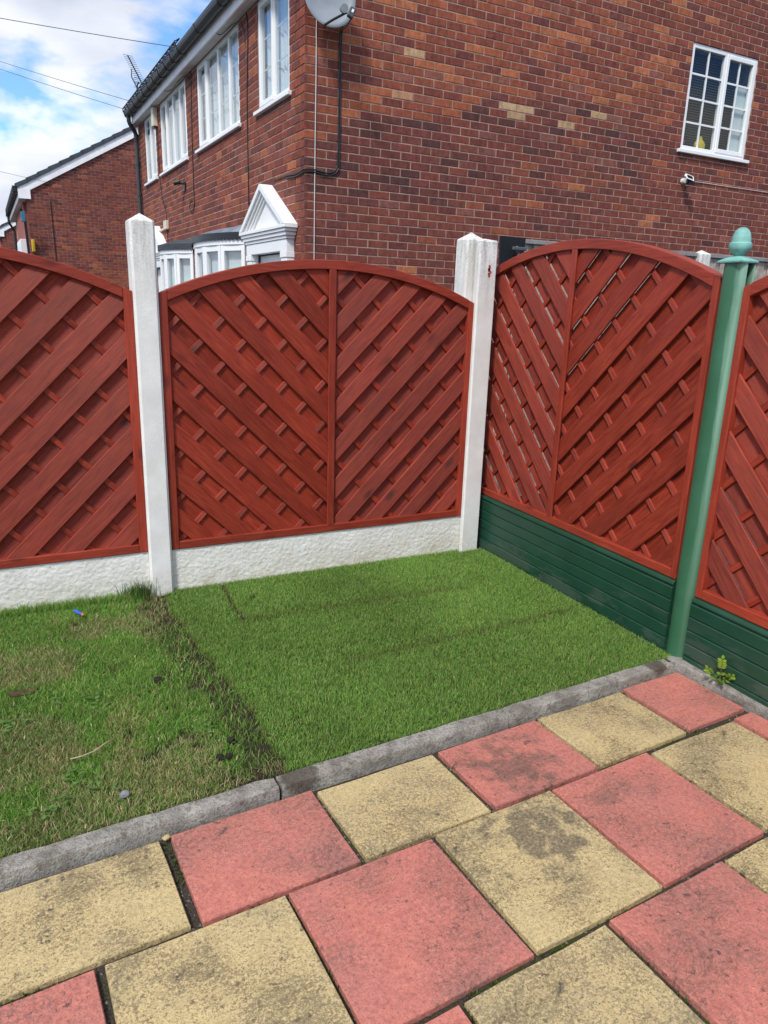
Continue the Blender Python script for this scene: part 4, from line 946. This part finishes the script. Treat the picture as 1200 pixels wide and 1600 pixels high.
MB().box(-0.025, -0.001, -0.03, 0.03, -0.10, 0.02).build('mount', M_BLACKP, sc, bevel=0.006)
MB().tube([(-0.02, 0, 0), (-0.09, 0.05, 0.01)], 0.02, 8).build('arm', M_BLACKP, sc); MB().tube([(-0.07, 0.03, 0.02), (-0.15, 0.075, 0.0)], 0.030, 12).build('camera_body', M_BLACKP, sc)
jb = empty('junction_box', H(0, 5.87, 2.60), PSI, 'cream junction box with conduit on the front wall beside the post', 'junction box')
MB().box(-0.05, -0.001, -0.10, 0.10, -0.07, 0.06).build('box', M_JB, jb, bevel=0.006); MB().tube([(-0.03, 0.10, -0.055), (-0.03, 0.5, -0.06), (-0.03, 0.8, -0.07)], 0.018, 8).build('conduit', M_JB, jb)
jb = empty('alarm_box', H(0, 6.30, 4.19), PSI, 'white box fixed under the soffit between the two far upstairs windows', 'alarm box')
MB().box(-0.075, -0.001, -0.075, 0.075, -0.10, 0.178).build('casing', M_JB, jb, bevel=0.006); MB().box(-0.065, -0.01, -0.065, 0.065, -0.125, -0.101).build('lamp', M_BLACKP, jb)
# ornaments on the inner sill
o = MB().lathe([(0.06, 0), (0.085, 0.02), (0.088, 0.06), (0.07, 0.09), (0.04, 0.11), (0.025, 0.15)], 16).build('ornament', M_YEL, loc=H(5.22, 0.090, 3.425), smooth=True); o.scale = (1.0, 0.45, 1.0); tag(o, 'bright yellow ornament inside the side wall window', 'ornament')
o = MB().lathe([(0.03, 0), (0.035, 0.03), (0.05, 0.05), (0.03, 0.09), (0.01, 0.10)], 12).build('ornament', M_REDD, loc=H(4.90, 0.090, 3.42), smooth=True); tag(o, 'dark red ornament at the left of the side wall window', 'ornament')
o = MB().lathe([(0.03, 0), (0.02, 0.05), (0.04, 0.10), (0.02, 0.16), (0.005, 0.17)], 12).build('ornament', M_TAN, loc=H(5.50, 0.090, 3.43), smooth=True); tag(o, 'tan ornament in the right sash of the side wall window', 'ornament')
# aerial
ae = empty('tv_aerial', H(0.06, 7.40, 4.62), PSI, 'dark television aerial on a mast above the gutter', 'aerial')
MB().tube([(-0.13, 0.0, -0.02), (-0.13, 0.0, 0.28), (-0.10, 0.0, 0.34)], 0.014, 6).build('mast', M_BLACKP, ae)
bA, bB = Vector((-0.035, 0.02, 0.32)), Vector((-0.225, 0.16, 0.76))
MB().tube([bA, bB], 0.012, 5).build('boom', M_BLACKP, ae); MB().tube([(-0.13, 0, 0.25), (-0.20, 0.06, 0.42), (-0.19, 0.09, 0.55)], 0.010, 5).build('strut', M_BLACKP, ae)
for k in range(15):
    p = bA.lerp(bB, k/14); l = 0.075 if k > 2 else 0.12; MB().tube([p+Vector((-l, 0.02, 0.008)), p+Vector((l, -0.02, -0.008))], 0.0035, 4).build('element', M_BLACKP, ae)
for dz in (-0.07, 0.0, 0.07): MB().tube([(-0.18, 0, 0.33+dz), (0.10, -0.03, 0.32+dz)], 0.004, 4).build('reflector_rod', M_BLACKP, ae)

# far houses: same type, seen gable end on
def far_house(du, dv, label, hid):
    h = empty('brick_house', H(du, dv, 0), PSI, label, 'house', 'red brick houses in a row'); ez = 4.21; hw = 8.4
    m = MB(); m.box(0.006, hw, 0.0055, 0.25, -0.15, ez-0.03); m.prism([(0.006, ez-0.03), (hw, ez-0.03), (hw/2, ez-0.03+hw/2*SLOPE)], 'y', 0.0055, 0.25); m.build('gable_wall', M_MORTAR, h)
    MB().box(0.0055, 0.25, 0.2501, 8.0, -0.15, ez+0.1).build('front_wall', M_MORTAR, h)
    MB().box(0.26, hw, 7.75, 8.0, -0.15, ez+0.1).box(hw-0.25, hw-0.001, 0.26, 7.74, -0.15, ez).build('rear_wall', M_MORTAR, h)
    rest = MB()
    def tf(zb):
        if zb < ez-0.05: return (0.0, 6.0)
        return ((zb-(ez-0.05))/SLOPE, 6.0)
    for (a, b, z0, z1) in courses(0.0, 6.0, 0.6, 6.3, [], 1, tf):
        c = brick_colour(a+3, z0, 7); k = 0.95; c = (c[0]*k*1.02, c[1]*k, c[2]*k*1.05)
        if 1.0 < a < 2.6 and 1.72 < z0 < 2.25 and random.random() < 0.45: c = (0.27, 0.085, 0.045)
        brick_solid(rest, G, a, b, z0, z1, c, 0.03)
    for (a, b, z0, z1) in courses(0.0, 3.0, 0.6, ez, [], 0): brick_solid(rest, Fm, a, b, z0, z1, brick_colour(a, z0, 5), 0.03, True)
    tag(rest.build('brickwork', M_BRICK, h, recalc=False), kind='stuff')
    rf = roof(h, -0.22, hw+0.22, ez-0.02, 0.16, 8.1)
    # verge: bargeboard and the stepped end tiles
    c30, s30 = math.cos(R(30)), math.sin(R(30)); ox, oz = -0.22, ez-0.02
    L = (hw/2+0.22)/c30
    def P(d, hh): return (ox+d*c30-hh*s30, oz+d*s30+hh*c30)
    MB().prism([P(0.10, -0.205), P(L, -0.205), P(L, -0.004), P(0.0, -0.004)], 'y', -0.055, -0.03).build('bargeboard', M_WPAINT, h)
    MB().prism([(-0.20, ez-0.30), (0.10, ez-0.30), (0.10, ez-0.02), (-0.20, ez-0.06)], 'y', -0.060, 0.02).build('box_end', M_WPAINT, h)
    n = int(L/0.33)
    for k in range(n+1):
        d0, d1 = k*0.33, min(L, k*0.33+0.36)
        MB().prism([P(d0, -0.02), P(d1, -0.026), P(d1, 0.062), P(d0, 0.088)], 'y', -0.085, 0.20).build('verge_tile', M_TILE, rf, bevel=0.004)
    MB().box(-0.17, -0.001, 0.021, 8.0, ez-0.30, ez-0.285).build('soffit', M_SOFFIT, h)
    MB().box(-0.195, -0.171, 0.021, 8.0, ez-0.30, ez-0.09).build('fascia', M_WPAINT, h)
    g = MB().box(-0.30, -0.20, -0.05, 8.0, ez-0.16, ez-0.05).build('gutter', M_BLACKP, h, bevel=0.03, seg=2)
    for k in range(16): MB().box(-0.325, -0.19, 0.1+k*0.45, 0.18+k*0.45, ez-0.18, ez+0.02).build('gutter_bracket', M_BLACKP, g)
    MB().box(-0.060, -0.001, 0.9, 5.5, 2.95, ez-0.31).build('hung_tiles', M_HANGT, h)
    w = MB().box(-0.22, -0.001, 1.0, 3.0, 1.2, 2.94).build('bay_window', M_UPVC, h, bevel=0.01)
    for k in range(3): MB().box(-0.226, -0.2202, 1.08+k*0.64, 1.60+k*0.64, 1.35, 2.80).build('pane', M_GLASS, w)
    MB().tube([(-0.25, 7.0, ez-0.12), (-0.25, 7.0, ez-0.4), (-0.10, 7.1, ez-0.65), (-0.08, 7.1, 0)], 0.04, 8).build('downpipe', M_BLACKP, h)
    return h
far_house(-1.43, 16.5, 'brick house left of the concrete post, gable end on, with white bargeboard and grey tiles', 0)
far_house(-1.70, 33.0, 'farthest brick house at the left edge, only a sliver of wall and roof showing', 1)
o = MB().tube([H(-1.62, 16.1, 3.62), H(-1.54, 16.2, 3.35), H(-1.50, 16.35, 1.9)], 0.035, 8).build('rainwater_pipe', M_BLACKP); tag(o, 'black rainwater pipe at the left corner of the far gable', 'pipe')
o = MB().box(-0.05, 0.05, -0.05, 0.05, -0.13, 0.13).build('utility_box', M_BLUE, loc=H(-1.58, 16.12, 3.42), bevel=0.01); tag(o, 'small blue box beside the black rainwater pipe on the far house', 'box')
o = MB().box(-0.04, 0.04, -0.05, 0.05, -0.16, 0.16).build('alarm_box', M_YEL, loc=H(-1.38, 16.44, 2.72), bevel=0.01); tag(o, 'yellow box at the left corner of the far gable', 'box')
cable('cable', [(-0.85, 16.49, 3.95), (-0.84, 16.488, 3.2), (-0.82, 16.488, 2.0), (-0.80, 16.488, 0.8)], 0.012, M_BLACKP, 'thin dark cable down the gable of the far house')
# overhead wires
def wire(a, b, sag, label):
    a, b = Vector(a), Vector(b); a = a+(a-b)*0.8
    pts = [a.lerp(b, k/14)-Vector((0, 0, sag*4*(k/14)*(1-k/14))) for k in range(15)]
    tag(MB().tube(pts, 0.0045, 5).build('overhead_wire', M_BRKT, smooth=True), label, 'wire', 'overhead wires to the house eaves')
wire((-2.13, 7.72, 4.76), tuple(H(-0.12, 3.6, 4.50)), 0.02, 'topmost overhead wire crossing the sky to the gutter')
wire((-2.04, 13.84, 5.77), tuple(H(-0.12, 6.9, 4.52)), 0.03, 'middle of the three overhead wires crossing the clouds')
wire((-2.05, 13.81, 5.63), tuple(H(-0.12, 7.45, 4.50)), 0.03, 'lowest of the three overhead wires above the far roof')
wire((-3.2, 18.5, 4.55), tuple(H(-0.72, 16.44, 4.35)), 0.02, 'thin wire reaching the white bargeboard of the far house')

# ------------------------------------------------------------------ grass
TE = np.array([(-0.02, -1.852), (-0.086, -1.856), (-0.344, -1.858), (-0.622, -1.828), (-0.896, -1.808), (-1.134, -1.79), (-1.344, -1.775), (-1.549, -1.767), (-1.75, -1.768)])
def turf_edge(y): return np.interp(-y, -TE[:, 0], TE[:, 1])+0.022*(vnoise(y*0+3.0, y, 9.0, 31, 3)-0.5)*2
def kerb_back(x): return sT*x+cT*-1.648
def side_face(y): return 0.136+(y+1.566)*0.0285-0.030
def blades(name, x, y, z, h, w, lean, col, mat=M_GRASS, tipcol=1.25):
    N = len(x); a = rng.uniform(0, 2*np.pi, N); sx, sy = np.cos(a)*w/2, np.sin(a)*w/2
    b = rng.uniform(0, 2*np.pi, N); lx, ly = np.cos(b)*lean*h, np.sin(b)*lean*h
    up = h*np.sqrt(np.maximum(0.06, 1-np.minimum(lean, 0.96)**2))
    V = np.empty((N, 5, 3), np.float32)
    V[:, 0] = np.stack([x-sx, y-sy, z-0.004], 1); V[:, 1] = np.stack([x+sx, y+sy, z-0.004], 1)
    V[:, 2] = np.stack([x+lx*0.38+sx*0.8, y+ly*0.38+sy*0.8, z+up*0.62], 1); V[:, 3] = np.stack([x+lx*0.38-sx*0.8, y+ly*0.38-sy*0.8, z+up*0.62], 1)
    V[:, 4] = np.stack([x+lx, y+ly, z+up], 1)
    me = bpy.data.meshes.new(name); me.vertices.add(N*5); me.vertices.foreach_set('co', V.ravel())
    base = (np.arange(N)*5)[:, None]; L = (base+np.array([[0, 1, 2, 3, 3, 2, 4]])).ravel().astype(np.int32)
    me.loops.add(N*7); me.loops.foreach_set('vertex_index', L)
    st = (np.arange(N)*7)[:, None]+np.array([[0, 4]]); me.polygons.add(N*2); me.polygons.foreach_set('loop_start', st.ravel().astype(np.int32))
    me.update(calc_edges=True)
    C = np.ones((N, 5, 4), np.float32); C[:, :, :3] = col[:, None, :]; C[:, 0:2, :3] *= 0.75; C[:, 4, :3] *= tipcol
    at = me.attributes.new('Col', 'FLOAT_COLOR', 'POINT'); at.data.foreach_set('color', C.ravel()); me.materials.append(mat)
    return link(bpy.data.objects.new(name, me))
def pick(n, cols, p): return np.array(cols)[rng.choice(len(cols), n, p=p)]*rng.uniform(0.8, 1.2, (n, 1))
# new turf
n = 330000
x = rng.uniform(-1.92, 0.14, n); y = rng.uniform(-1.80, -0.0, n)
k = (x > turf_edge(y)) & (x < side_face(y)-0.004) & (y > kerb_back(x)+0.004) & (y < -0.008)
k &= ~((x > -0.025) & (y > -0.045)) & ~((x < -1.785) & (y > -0.04))
x, y = x[k], y[k]
def seg_d(x, y, pts):
    d = np.full(len(x), 9.0)
    for (a, b) in zip(pts[:-1], pts[1:]):
        ax, ay, bx, by = *a, *b; t = np.clip(((x-ax)*(bx-ax)+(y-ay)*(by-ay))/((bx-ax)**2+(by-ay)**2), 0, 1); d = np.minimum(d, np.hypot(x-ax-t*(bx-ax), y-ay-t*(by-ay)))
    return d
wob = 0.012*(vnoise(x, y, 11, 41)-0.5)
s1 = seg_d(x+wob, y+wob, [(-1.53, 0.02), (-1.555, -0.3), (-1.557, -0.511)]); s2 = seg_d(x, y+wob, [(-1.557, -0.515), (-0.30, -0.56)]); s3 = seg_d(x, y+wob, [(-1.25, -1.10), (0.10, -1.04)])
keep = (rng.random(len(x)) < np.clip(s1/0.018, 0.12, 1)) & (rng.random(len(x)) < np.clip(s2/0.012+0.7, 0.6, 1)) & (rng.random(len(x)) < np.clip(s3/0.012+0.7, 0.6, 1))
edge = x-turf_edge(y); keep &= rng.random(len(x)) < np.clip(edge/0.02+0.35, 0, 1)
bare = vnoise(x, y, 5.5, 44, 3); keep &= ~((bare > 0.80) & (rng.random(len(x)) < 0.5))
x, y, s1, s2, s3, edge = (q[keep] for q in (x, y, s1, s2, s3, edge))
N = len(x); col = pick(N, [(0.080, 0.165, 0.022), (0.105, 0.205, 0.030), (0.060, 0.130, 0.018), (0.150, 0.220, 0.045), (0.21, 0.20, 0.075)], [0.36, 0.30, 0.2, 0.1, 0.04])
tone = 0.78+0.5*vnoise(x, y, 2.2, 51, 3); col = col*tone[:, None]*np.array([2.1, 1.9, 2.6])
dry = np.clip(1-np.minimum(np.minimum(s2, s3)/0.06, 1), 0, 1)*0.4+np.clip(1-edge/0.035, 0, 1)*0.6+np.clip(1-s1/0.02, 0, 1)*0.6
ym = (rng.random(N) < dry*0.7); col[ym] = pick(int(ym.sum()), [(0.20, 0.17, 0.055), (0.13, 0.10, 0.04), (0.17, 0.19, 0.05)], [0.4, 0.25, 0.35])
darkp = np.clip(1-np.minimum(s2, s3)/0.05, 0, 1)*0.45; col *= (1-darkp*0.3)[:, None]
h = rng.uniform(0.009, 0.021, N)*(0.8+0.4*vnoise(x, y, 6, 55)); h *= np.clip(0.6+edge/0.05, 0.6, 1)
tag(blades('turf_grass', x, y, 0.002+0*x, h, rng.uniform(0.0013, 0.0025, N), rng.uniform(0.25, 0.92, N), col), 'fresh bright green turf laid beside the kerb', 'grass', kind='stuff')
# old lawn
n = 360000
x = rng.uniform(-3.9, -1.74, n); y = rng.uniform(-1.86, -0.0, n)
e = turf_edge(y)-x
k = (e > 0.004) & (y > kerb_back(x)+0.004) & (y < -0.006) & ~((x > -1.908) & (y > -0.04)); x, y, e = x[k], y[k], e[k]
g1 = vnoise(x, y, 3.2, 61, 4); straw = vnoise(x, y, 4.2, 64, 4)
for (cx_, cy_, r) in ((-2.22, -0.42, 0.20), (-2.56, -0.74, 0.20), (-2.45, -1.27, 0.18), (-2.21, -1.20, 0.15), (-2.15, -1.05, 0.08)): straw = straw+0.30*np.exp(-((x-cx_)**2+(y-cy_)**2)/r**2*2.2)
soilw = 0.02+0.10*vnoise(y, y*0+2, 3.5, 67, 2)+0.05*np.exp(-((y+0.75)/0.4)**2)
dens = np.clip((e-soilw*0.55)/0.16, 0.20, 1)*np.clip(1.25-np.maximum(0, straw-0.6)*1.2, 0.6, 1)
dens *= np.where((vnoise(x, y, 11, 68, 3) > 0.70) & (e < 0.45), 0.25, 1.0)
k = rng.random(len(x)) < dens*0.92; x, y, e, g1, straw = (q[k] for q in (x, y, e, g1, straw)); N = len(x)
col = pick(N, [(0.070, 0.135, 0.022), (0.095, 0.165, 0.035), (0.125, 0.155, 0.050), (0.20, 0.185, 0.085), (0.30, 0.245, 0.140)], [0.34, 0.26, 0.17, 0.14, 0.09])
sm = rng.random(N) < np.clip((straw-0.66)*2.0, 0.03, 0.48); col[sm] = pick(int(sm.sum()), [(0.36, 0.29, 0.165), (0.27, 0.215, 0.115), (0.22, 0.195, 0.085)], [0.4, 0.35, 0.25])
gm = (g1 > 0.56) & ~sm; col[gm] = col[gm]*np.array([0.72, 1.06, 0.6]); col *= (0.80+0.42*vnoise(x, y, 6, 71, 3))[:, None]*np.where(sm[:, None], np.array([[1.35, 1.42, 1.15]]), np.array([[2.0, 1.85, 2.0]]))
h = rng.uniform(0.014, 0.034, N)*(0.75+0.6*g1); nearw = y > -0.07; h[nearw] *= rng.uniform(1.0, 1.9, int(nearw.sum()))
lean = rng.uniform(0.45, 0.95, N); lean[nearw] = rng.uniform(0.1, 0.6, int(nearw.sum()))
n = 900; dx_ = rng.uniform(-2.95, -1.86, n); dy_ = rng.uniform(-1.80, -0.06, n); kk = (dy_ > kerb_back(dx_)+0.01) & (dx_ < turf_edge(dy_)+0.01); dx_, dy_ = dx_[kk], dy_[kk]; n = len(dx_)
tag(blades('lawn_debris', dx_, dy_, np.full(n, 0.016), rng.uniform(0.006, 0.018, n), rng.uniform(0.002, 0.005, n), np.full(n, 0.96), pick(n, [(0.50, 0.42, 0.27), (0.38, 0.30, 0.18), (0.10, 0.075, 0.05), (0.16, 0.12, 0.08)], [.3, .3, .2, .2])), 'dry clippings and crumbs scattered over the old lawn', 'clippings', kind='stuff')
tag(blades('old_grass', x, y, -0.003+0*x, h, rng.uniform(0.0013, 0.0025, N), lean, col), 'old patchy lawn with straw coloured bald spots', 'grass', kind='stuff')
# tall tuft against the gravel board beside the post
n = 260; x = -1.965+rng.normal(0, 0.045, n); y = -0.03+rng.normal(0, 0.022, n); y = np.minimum(y, -0.012)
o = blades('grass_tuft', x, y, 0*x, rng.uniform(0.04, 0.12, n), rng.uniform(0.002, 0.0035, n), rng.uniform(0.1, 0.55, n), pick(n, [(0.07, 0.15, 0.03), (0.10, 0.18, 0.045), (0.05, 0.11, 0.02)], [.4, .3, .3])); tag(o, 'taller tuft of grass at the foot of the left concrete post', 'grass tuft')
# moss and weeds in the paving joints
P_ = []; 
for (x0, x1, y0, y1, *_r) in SLABS:
    for _ in range(60):
        s = random.random(); sd = random.randrange(4); q = random.uniform(0.002, 0.014)
        a, b = ((x0+(x1-x0)*s, y1+q) if sd == 0 else (x0+(x1-x0)*s, y0-q) if sd == 1 else (x0-q, y0+(y1-y0)*s) if sd == 2 else (x1+q, y0+(y1-y0)*s))
        if b < -1.705 and a < -0.02: P_.append(rw(a, b)[:2])
P_ = np.array(P_); mm_ = vnoise(P_[:, 0], P_[:, 1], 2.6, 81, 3) > 0.54; Pm = P_[mm_]; n = len(Pm)
ins = np.zeros(n, bool)
Pm = np.repeat(Pm, 6, 0)+rng.normal(0, 0.0025, (n*6, 2)); n = len(Pm)
tag(blades('joint_moss', Pm[:, 0], Pm[:, 1], np.full(n, -0.047), rng.uniform(0.006, 0.016, n), rng.uniform(0.0025, 0.005, n), rng.uniform(0.2, 0.9, n), pick(n, [(0.07, 0.11, 0.02), (0.10, 0.15, 0.03), (0.05, 0.07, 0.02)], [.4, .3, .3])), 'moss and tiny weeds in the paving joints', 'moss', kind='stuff')
m = MB()
for (px_, py_) in P_[~mm_]:
    s = random.uniform(0.002, 0.0055); j = lambda: random.uniform(0.6, 1.3)*s
    m.add([(px_-j(), py_, -0.048), (px_+j(), py_-j(), -0.048), (px_, py_+j(), -0.048), (px_+0.3*j(), py_, -0.048+1.2*j())], [(0, 1, 3), (1, 2, 3), (2, 0, 3)])
tag(m.build('joint_gravel', M_STONE, recalc=False), 'fine grit lying in the paving joints', 'gravel', kind='stuff')

# ------------------------------------------------------------------ small things
def leaf(m, p, dirv, L, Wd, col, fold=0.25, up=Vector((0, 0, 1))):
    d = Vector(dirv).normalized(); s = d.cross(up)
    if s.length < 0.05: s = d.cross(Vector((1, 0, 0)))
    s.normalize(); nn = s.cross(d); p = Vector(p); V = []; prof = [(0.0, 0.08), (0.2, 0.62), (0.45, 1.0), (0.7, 0.85), (0.9, 0.42), (1.0, 0.02)]
    for (t, w) in prof:
        c = p+d*L*t+nn*(-0.18*L*t*t); V += [c+s*Wd*w*0.5+nn*fold*Wd*w*0.5, c, c-s*Wd*w*0.5+nn*fold*Wd*w*0.5]
    Fc = []
    for i in range(len(prof)-1): b = i*3; Fc += [(b, b+1, b+4, b+3), (b+1, b+2, b+5, b+4)]
    m.add(V, Fc, col)
sd = empty('seedling', (0.088, -1.895, -0.01), 0, 'small bright green seedling growing between the kerb and the green boards', 'plant')
stems = [((0, 0, 0), (-0.005, -0.004, 0.09), (-0.018, -0.01, 0.185)), ((0, 0, 0), (-0.03, 0.02, 0.06), (-0.075, 0.035, 0.115)), ((0, 0, 0), (0.015, -0.03, 0.06), (0.0, -0.075, 0.105)), ((0, 0, 0), (-0.03, -0.02, 0.05), (-0.05, -0.05, 0.07))]
for i, st in enumerate(stems):
    MB().tube(st, [0.0026, 0.002, 0.0012], 5).build('stem', M_STEM, sd)
    nl = 5 if i < 1 else 4; p0, p1, p2 = map(Vector, st)
    for k in range(nl*2+1):
        t = 0.25+0.75*(k//2)/nl if k < nl*2 else 1.0; c = p1.lerp(p2, t*1.0) if t > 0.3 else p0.lerp(p1, 0.9)
        ax = (p2-p1).normalized(); sdv = ax.cross(Vector((0.75, 0.55, 0))).normalized()*(1 if k % 2 else -1)
        d = (sdv*0.85+ax*0.5+Vector((-0.35, -0.25, 0.1))) if k < nl*2 else ax
        young = min(1, c.z/0.14); col = (0.07+0.20*young*random.uniform(0.7, 1.1), 0.14+0.26*young*random.uniform(0.8, 1.1), 0.03+0.01*random.random())
        mm = MB(); leaf(mm, c, d, random.uniform(0.024, 0.034), random.uniform(0.015, 0.020), col, 0.2, Vector((-0.6, -0.6, 0.6)).normalized()); mm.build('leaf', M_LEAF, sd, recalc=False)
sd.scale = (0.70, 0.70, 0.72)
# broad leaved weeds in the old lawn
WG = 'broad leaved weeds in the old lawn'
for i, (wx, wy, nl, L, lab) in enumerate([(-2.56, -1.09, 14, 0.030, 'clover patch near the left edge of the old lawn'), (-2.28, -1.02, 11, 0.034, 'loose weed with pale leaves in the middle of the old lawn'), (-2.40, -1.49, 9, 0.028, 'small weed between the dry twig and the kerb'), (-2.47, -1.62, 16, 0.027, 'clover patch close to the kerb at lower left of the lawn'), (-2.33, -1.58, 10, 0.024, 'darker clover patch beside the grey stone near the kerb'), (-1.95, -1.38, 9, 0.028, 'small weed growing beside the bare soil strip'), (-2.42, -0.98, 8, 0.028, 'small weed just above the clover at the left edge')]):
    wd_ = empty('weed', (0, 0, 0), 0, lab, 'weed', WG)
    for k in range(nl):
        m = MB(); a = random.uniform(0, 6.28); rr = random.uniform(0.0, 0.055); c = (wx+math.cos(a)*rr, wy+math.sin(a)*rr, random.uniform(0.012, 0.030)); a2 = random.uniform(0, 6.28)
        g = random.uniform(0.8, 1.2); L_ = L*0.75; leaf(m, c, (math.cos(a2), math.sin(a2), random.uniform(0.0, 0.5)), L_*random.uniform(0.7, 1.15), L_*0.62, (0.12*g, 0.235*g, 0.055*g), 0.15); m.build('leaf', M_LEAF, wd_, recalc=False)
def lump(name, loc, r, mat, label, cat, flat=0.6, group=None, seed=0):
    rg = random.Random(seed+hash(label) % 1000 if False else seed); bm = bmesh.new(); bmesh.ops.create_icosphere(bm, subdivisions=2, radius=1.0)
    for v in bm.verts:
        k = 1+rg.uniform(-0.28, 0.22); v.co = Vector((v.co.x*r[0]*k, v.co.y*r[1]*k, v.co.z*r[2]*k))
    me = bpy.data.meshes.new(name); bm.to_mesh(me); bm.free(); me.materials.append(mat); o = bpy.data.objects.new(name, me); o.location = loc; link(o); return tag(o, label, cat, group)
LG = 'dark soil lumps on the old lawn'
lump('soil_lump', (-2.04, -0.96, 0.018), (0.020, 0.015, 0.010), M_LUMP, 'dark soil lump alone in the middle of the old lawn', 'soil lump', group=LG, seed=1)
lump('soil_lump', (-1.945, -1.57, 0.016), (0.014, 0.012, 0.012), M_LUMP, 'left of two dark lumps by the kerb joint', 'soil lump', group=LG, seed=2)
lump('soil_lump', (-1.915, -1.575, 0.016), (0.012, 0.011, 0.010), M_LUMP, 'right of two dark lumps by the kerb joint', 'soil lump', group=LG, seed=3)
lump('soil_lump', (-1.885, -1.485, 0.016), (0.015, 0.012, 0.012), M_LUMP, 'dark lump on the bare soil strip beside the turf edge', 'soil lump', group=LG, seed=4)
lump('soil_lump', (-2.53, -0.85, 0.014), (0.050, 0.016, 0.010), simple('brown_crust', (0.085, 0.058, 0.036), 0.95, 0.1, 0, 40, 0.4, 0.5), 'long brown crust of soil at the left edge of the lawn', 'soil lump', group=LG, seed=5)
lump('stone', (-2.26, -1.645, 0.022), (0.016, 0.012, 0.011), simple('pale_grey_stone', (0.20, 0.20, 0.215), 0.8, 0.3, 0, 40, 0.3, 0.3), 'pale grey stone in the grass just above the kerb', 'stone', seed=6)
pb = rw(-2.258, -1.722); lump('stone', (pb[0], pb[1], -0.026), (0.013, 0.010, 0.008), simple('buff_chip', (0.46, 0.36, 0.18), 0.85, 0.2), 'small buff chip in the wide joint below the kerb', 'stone', seed=7)
o = MB().tube([(-2.395, -1.40, 0.030), (-2.36, -1.405, 0.034), (-2.32, -1.392, 0.034), (-2.285, -1.365, 0.036), (-2.255, -1.335, 0.030)], 0.0022, 5).build('twig', M_STRAW, smooth=True); tag(o, 'thin dry curved stalk lying on the old lawn', 'twig')
da = empty('foam_dart', (-2.266, -0.196, 0.034), R(-62), 'blue foam dart with an orange tip lying on the old lawn', 'toy dart')
MB().tube([(-0.036, 0, 0.002), (0.026, 0, 0)], 0.0068, 12).build('foam_body', M_FOAM, da); MB().tube([(0.0262, 0, 0), (0.034, 0, -0.0005), (0.037, 0, -0.0005)], [0.0066, 0.0064, 0.004], 12).build('rubber_tip', M_ORANGE, da)
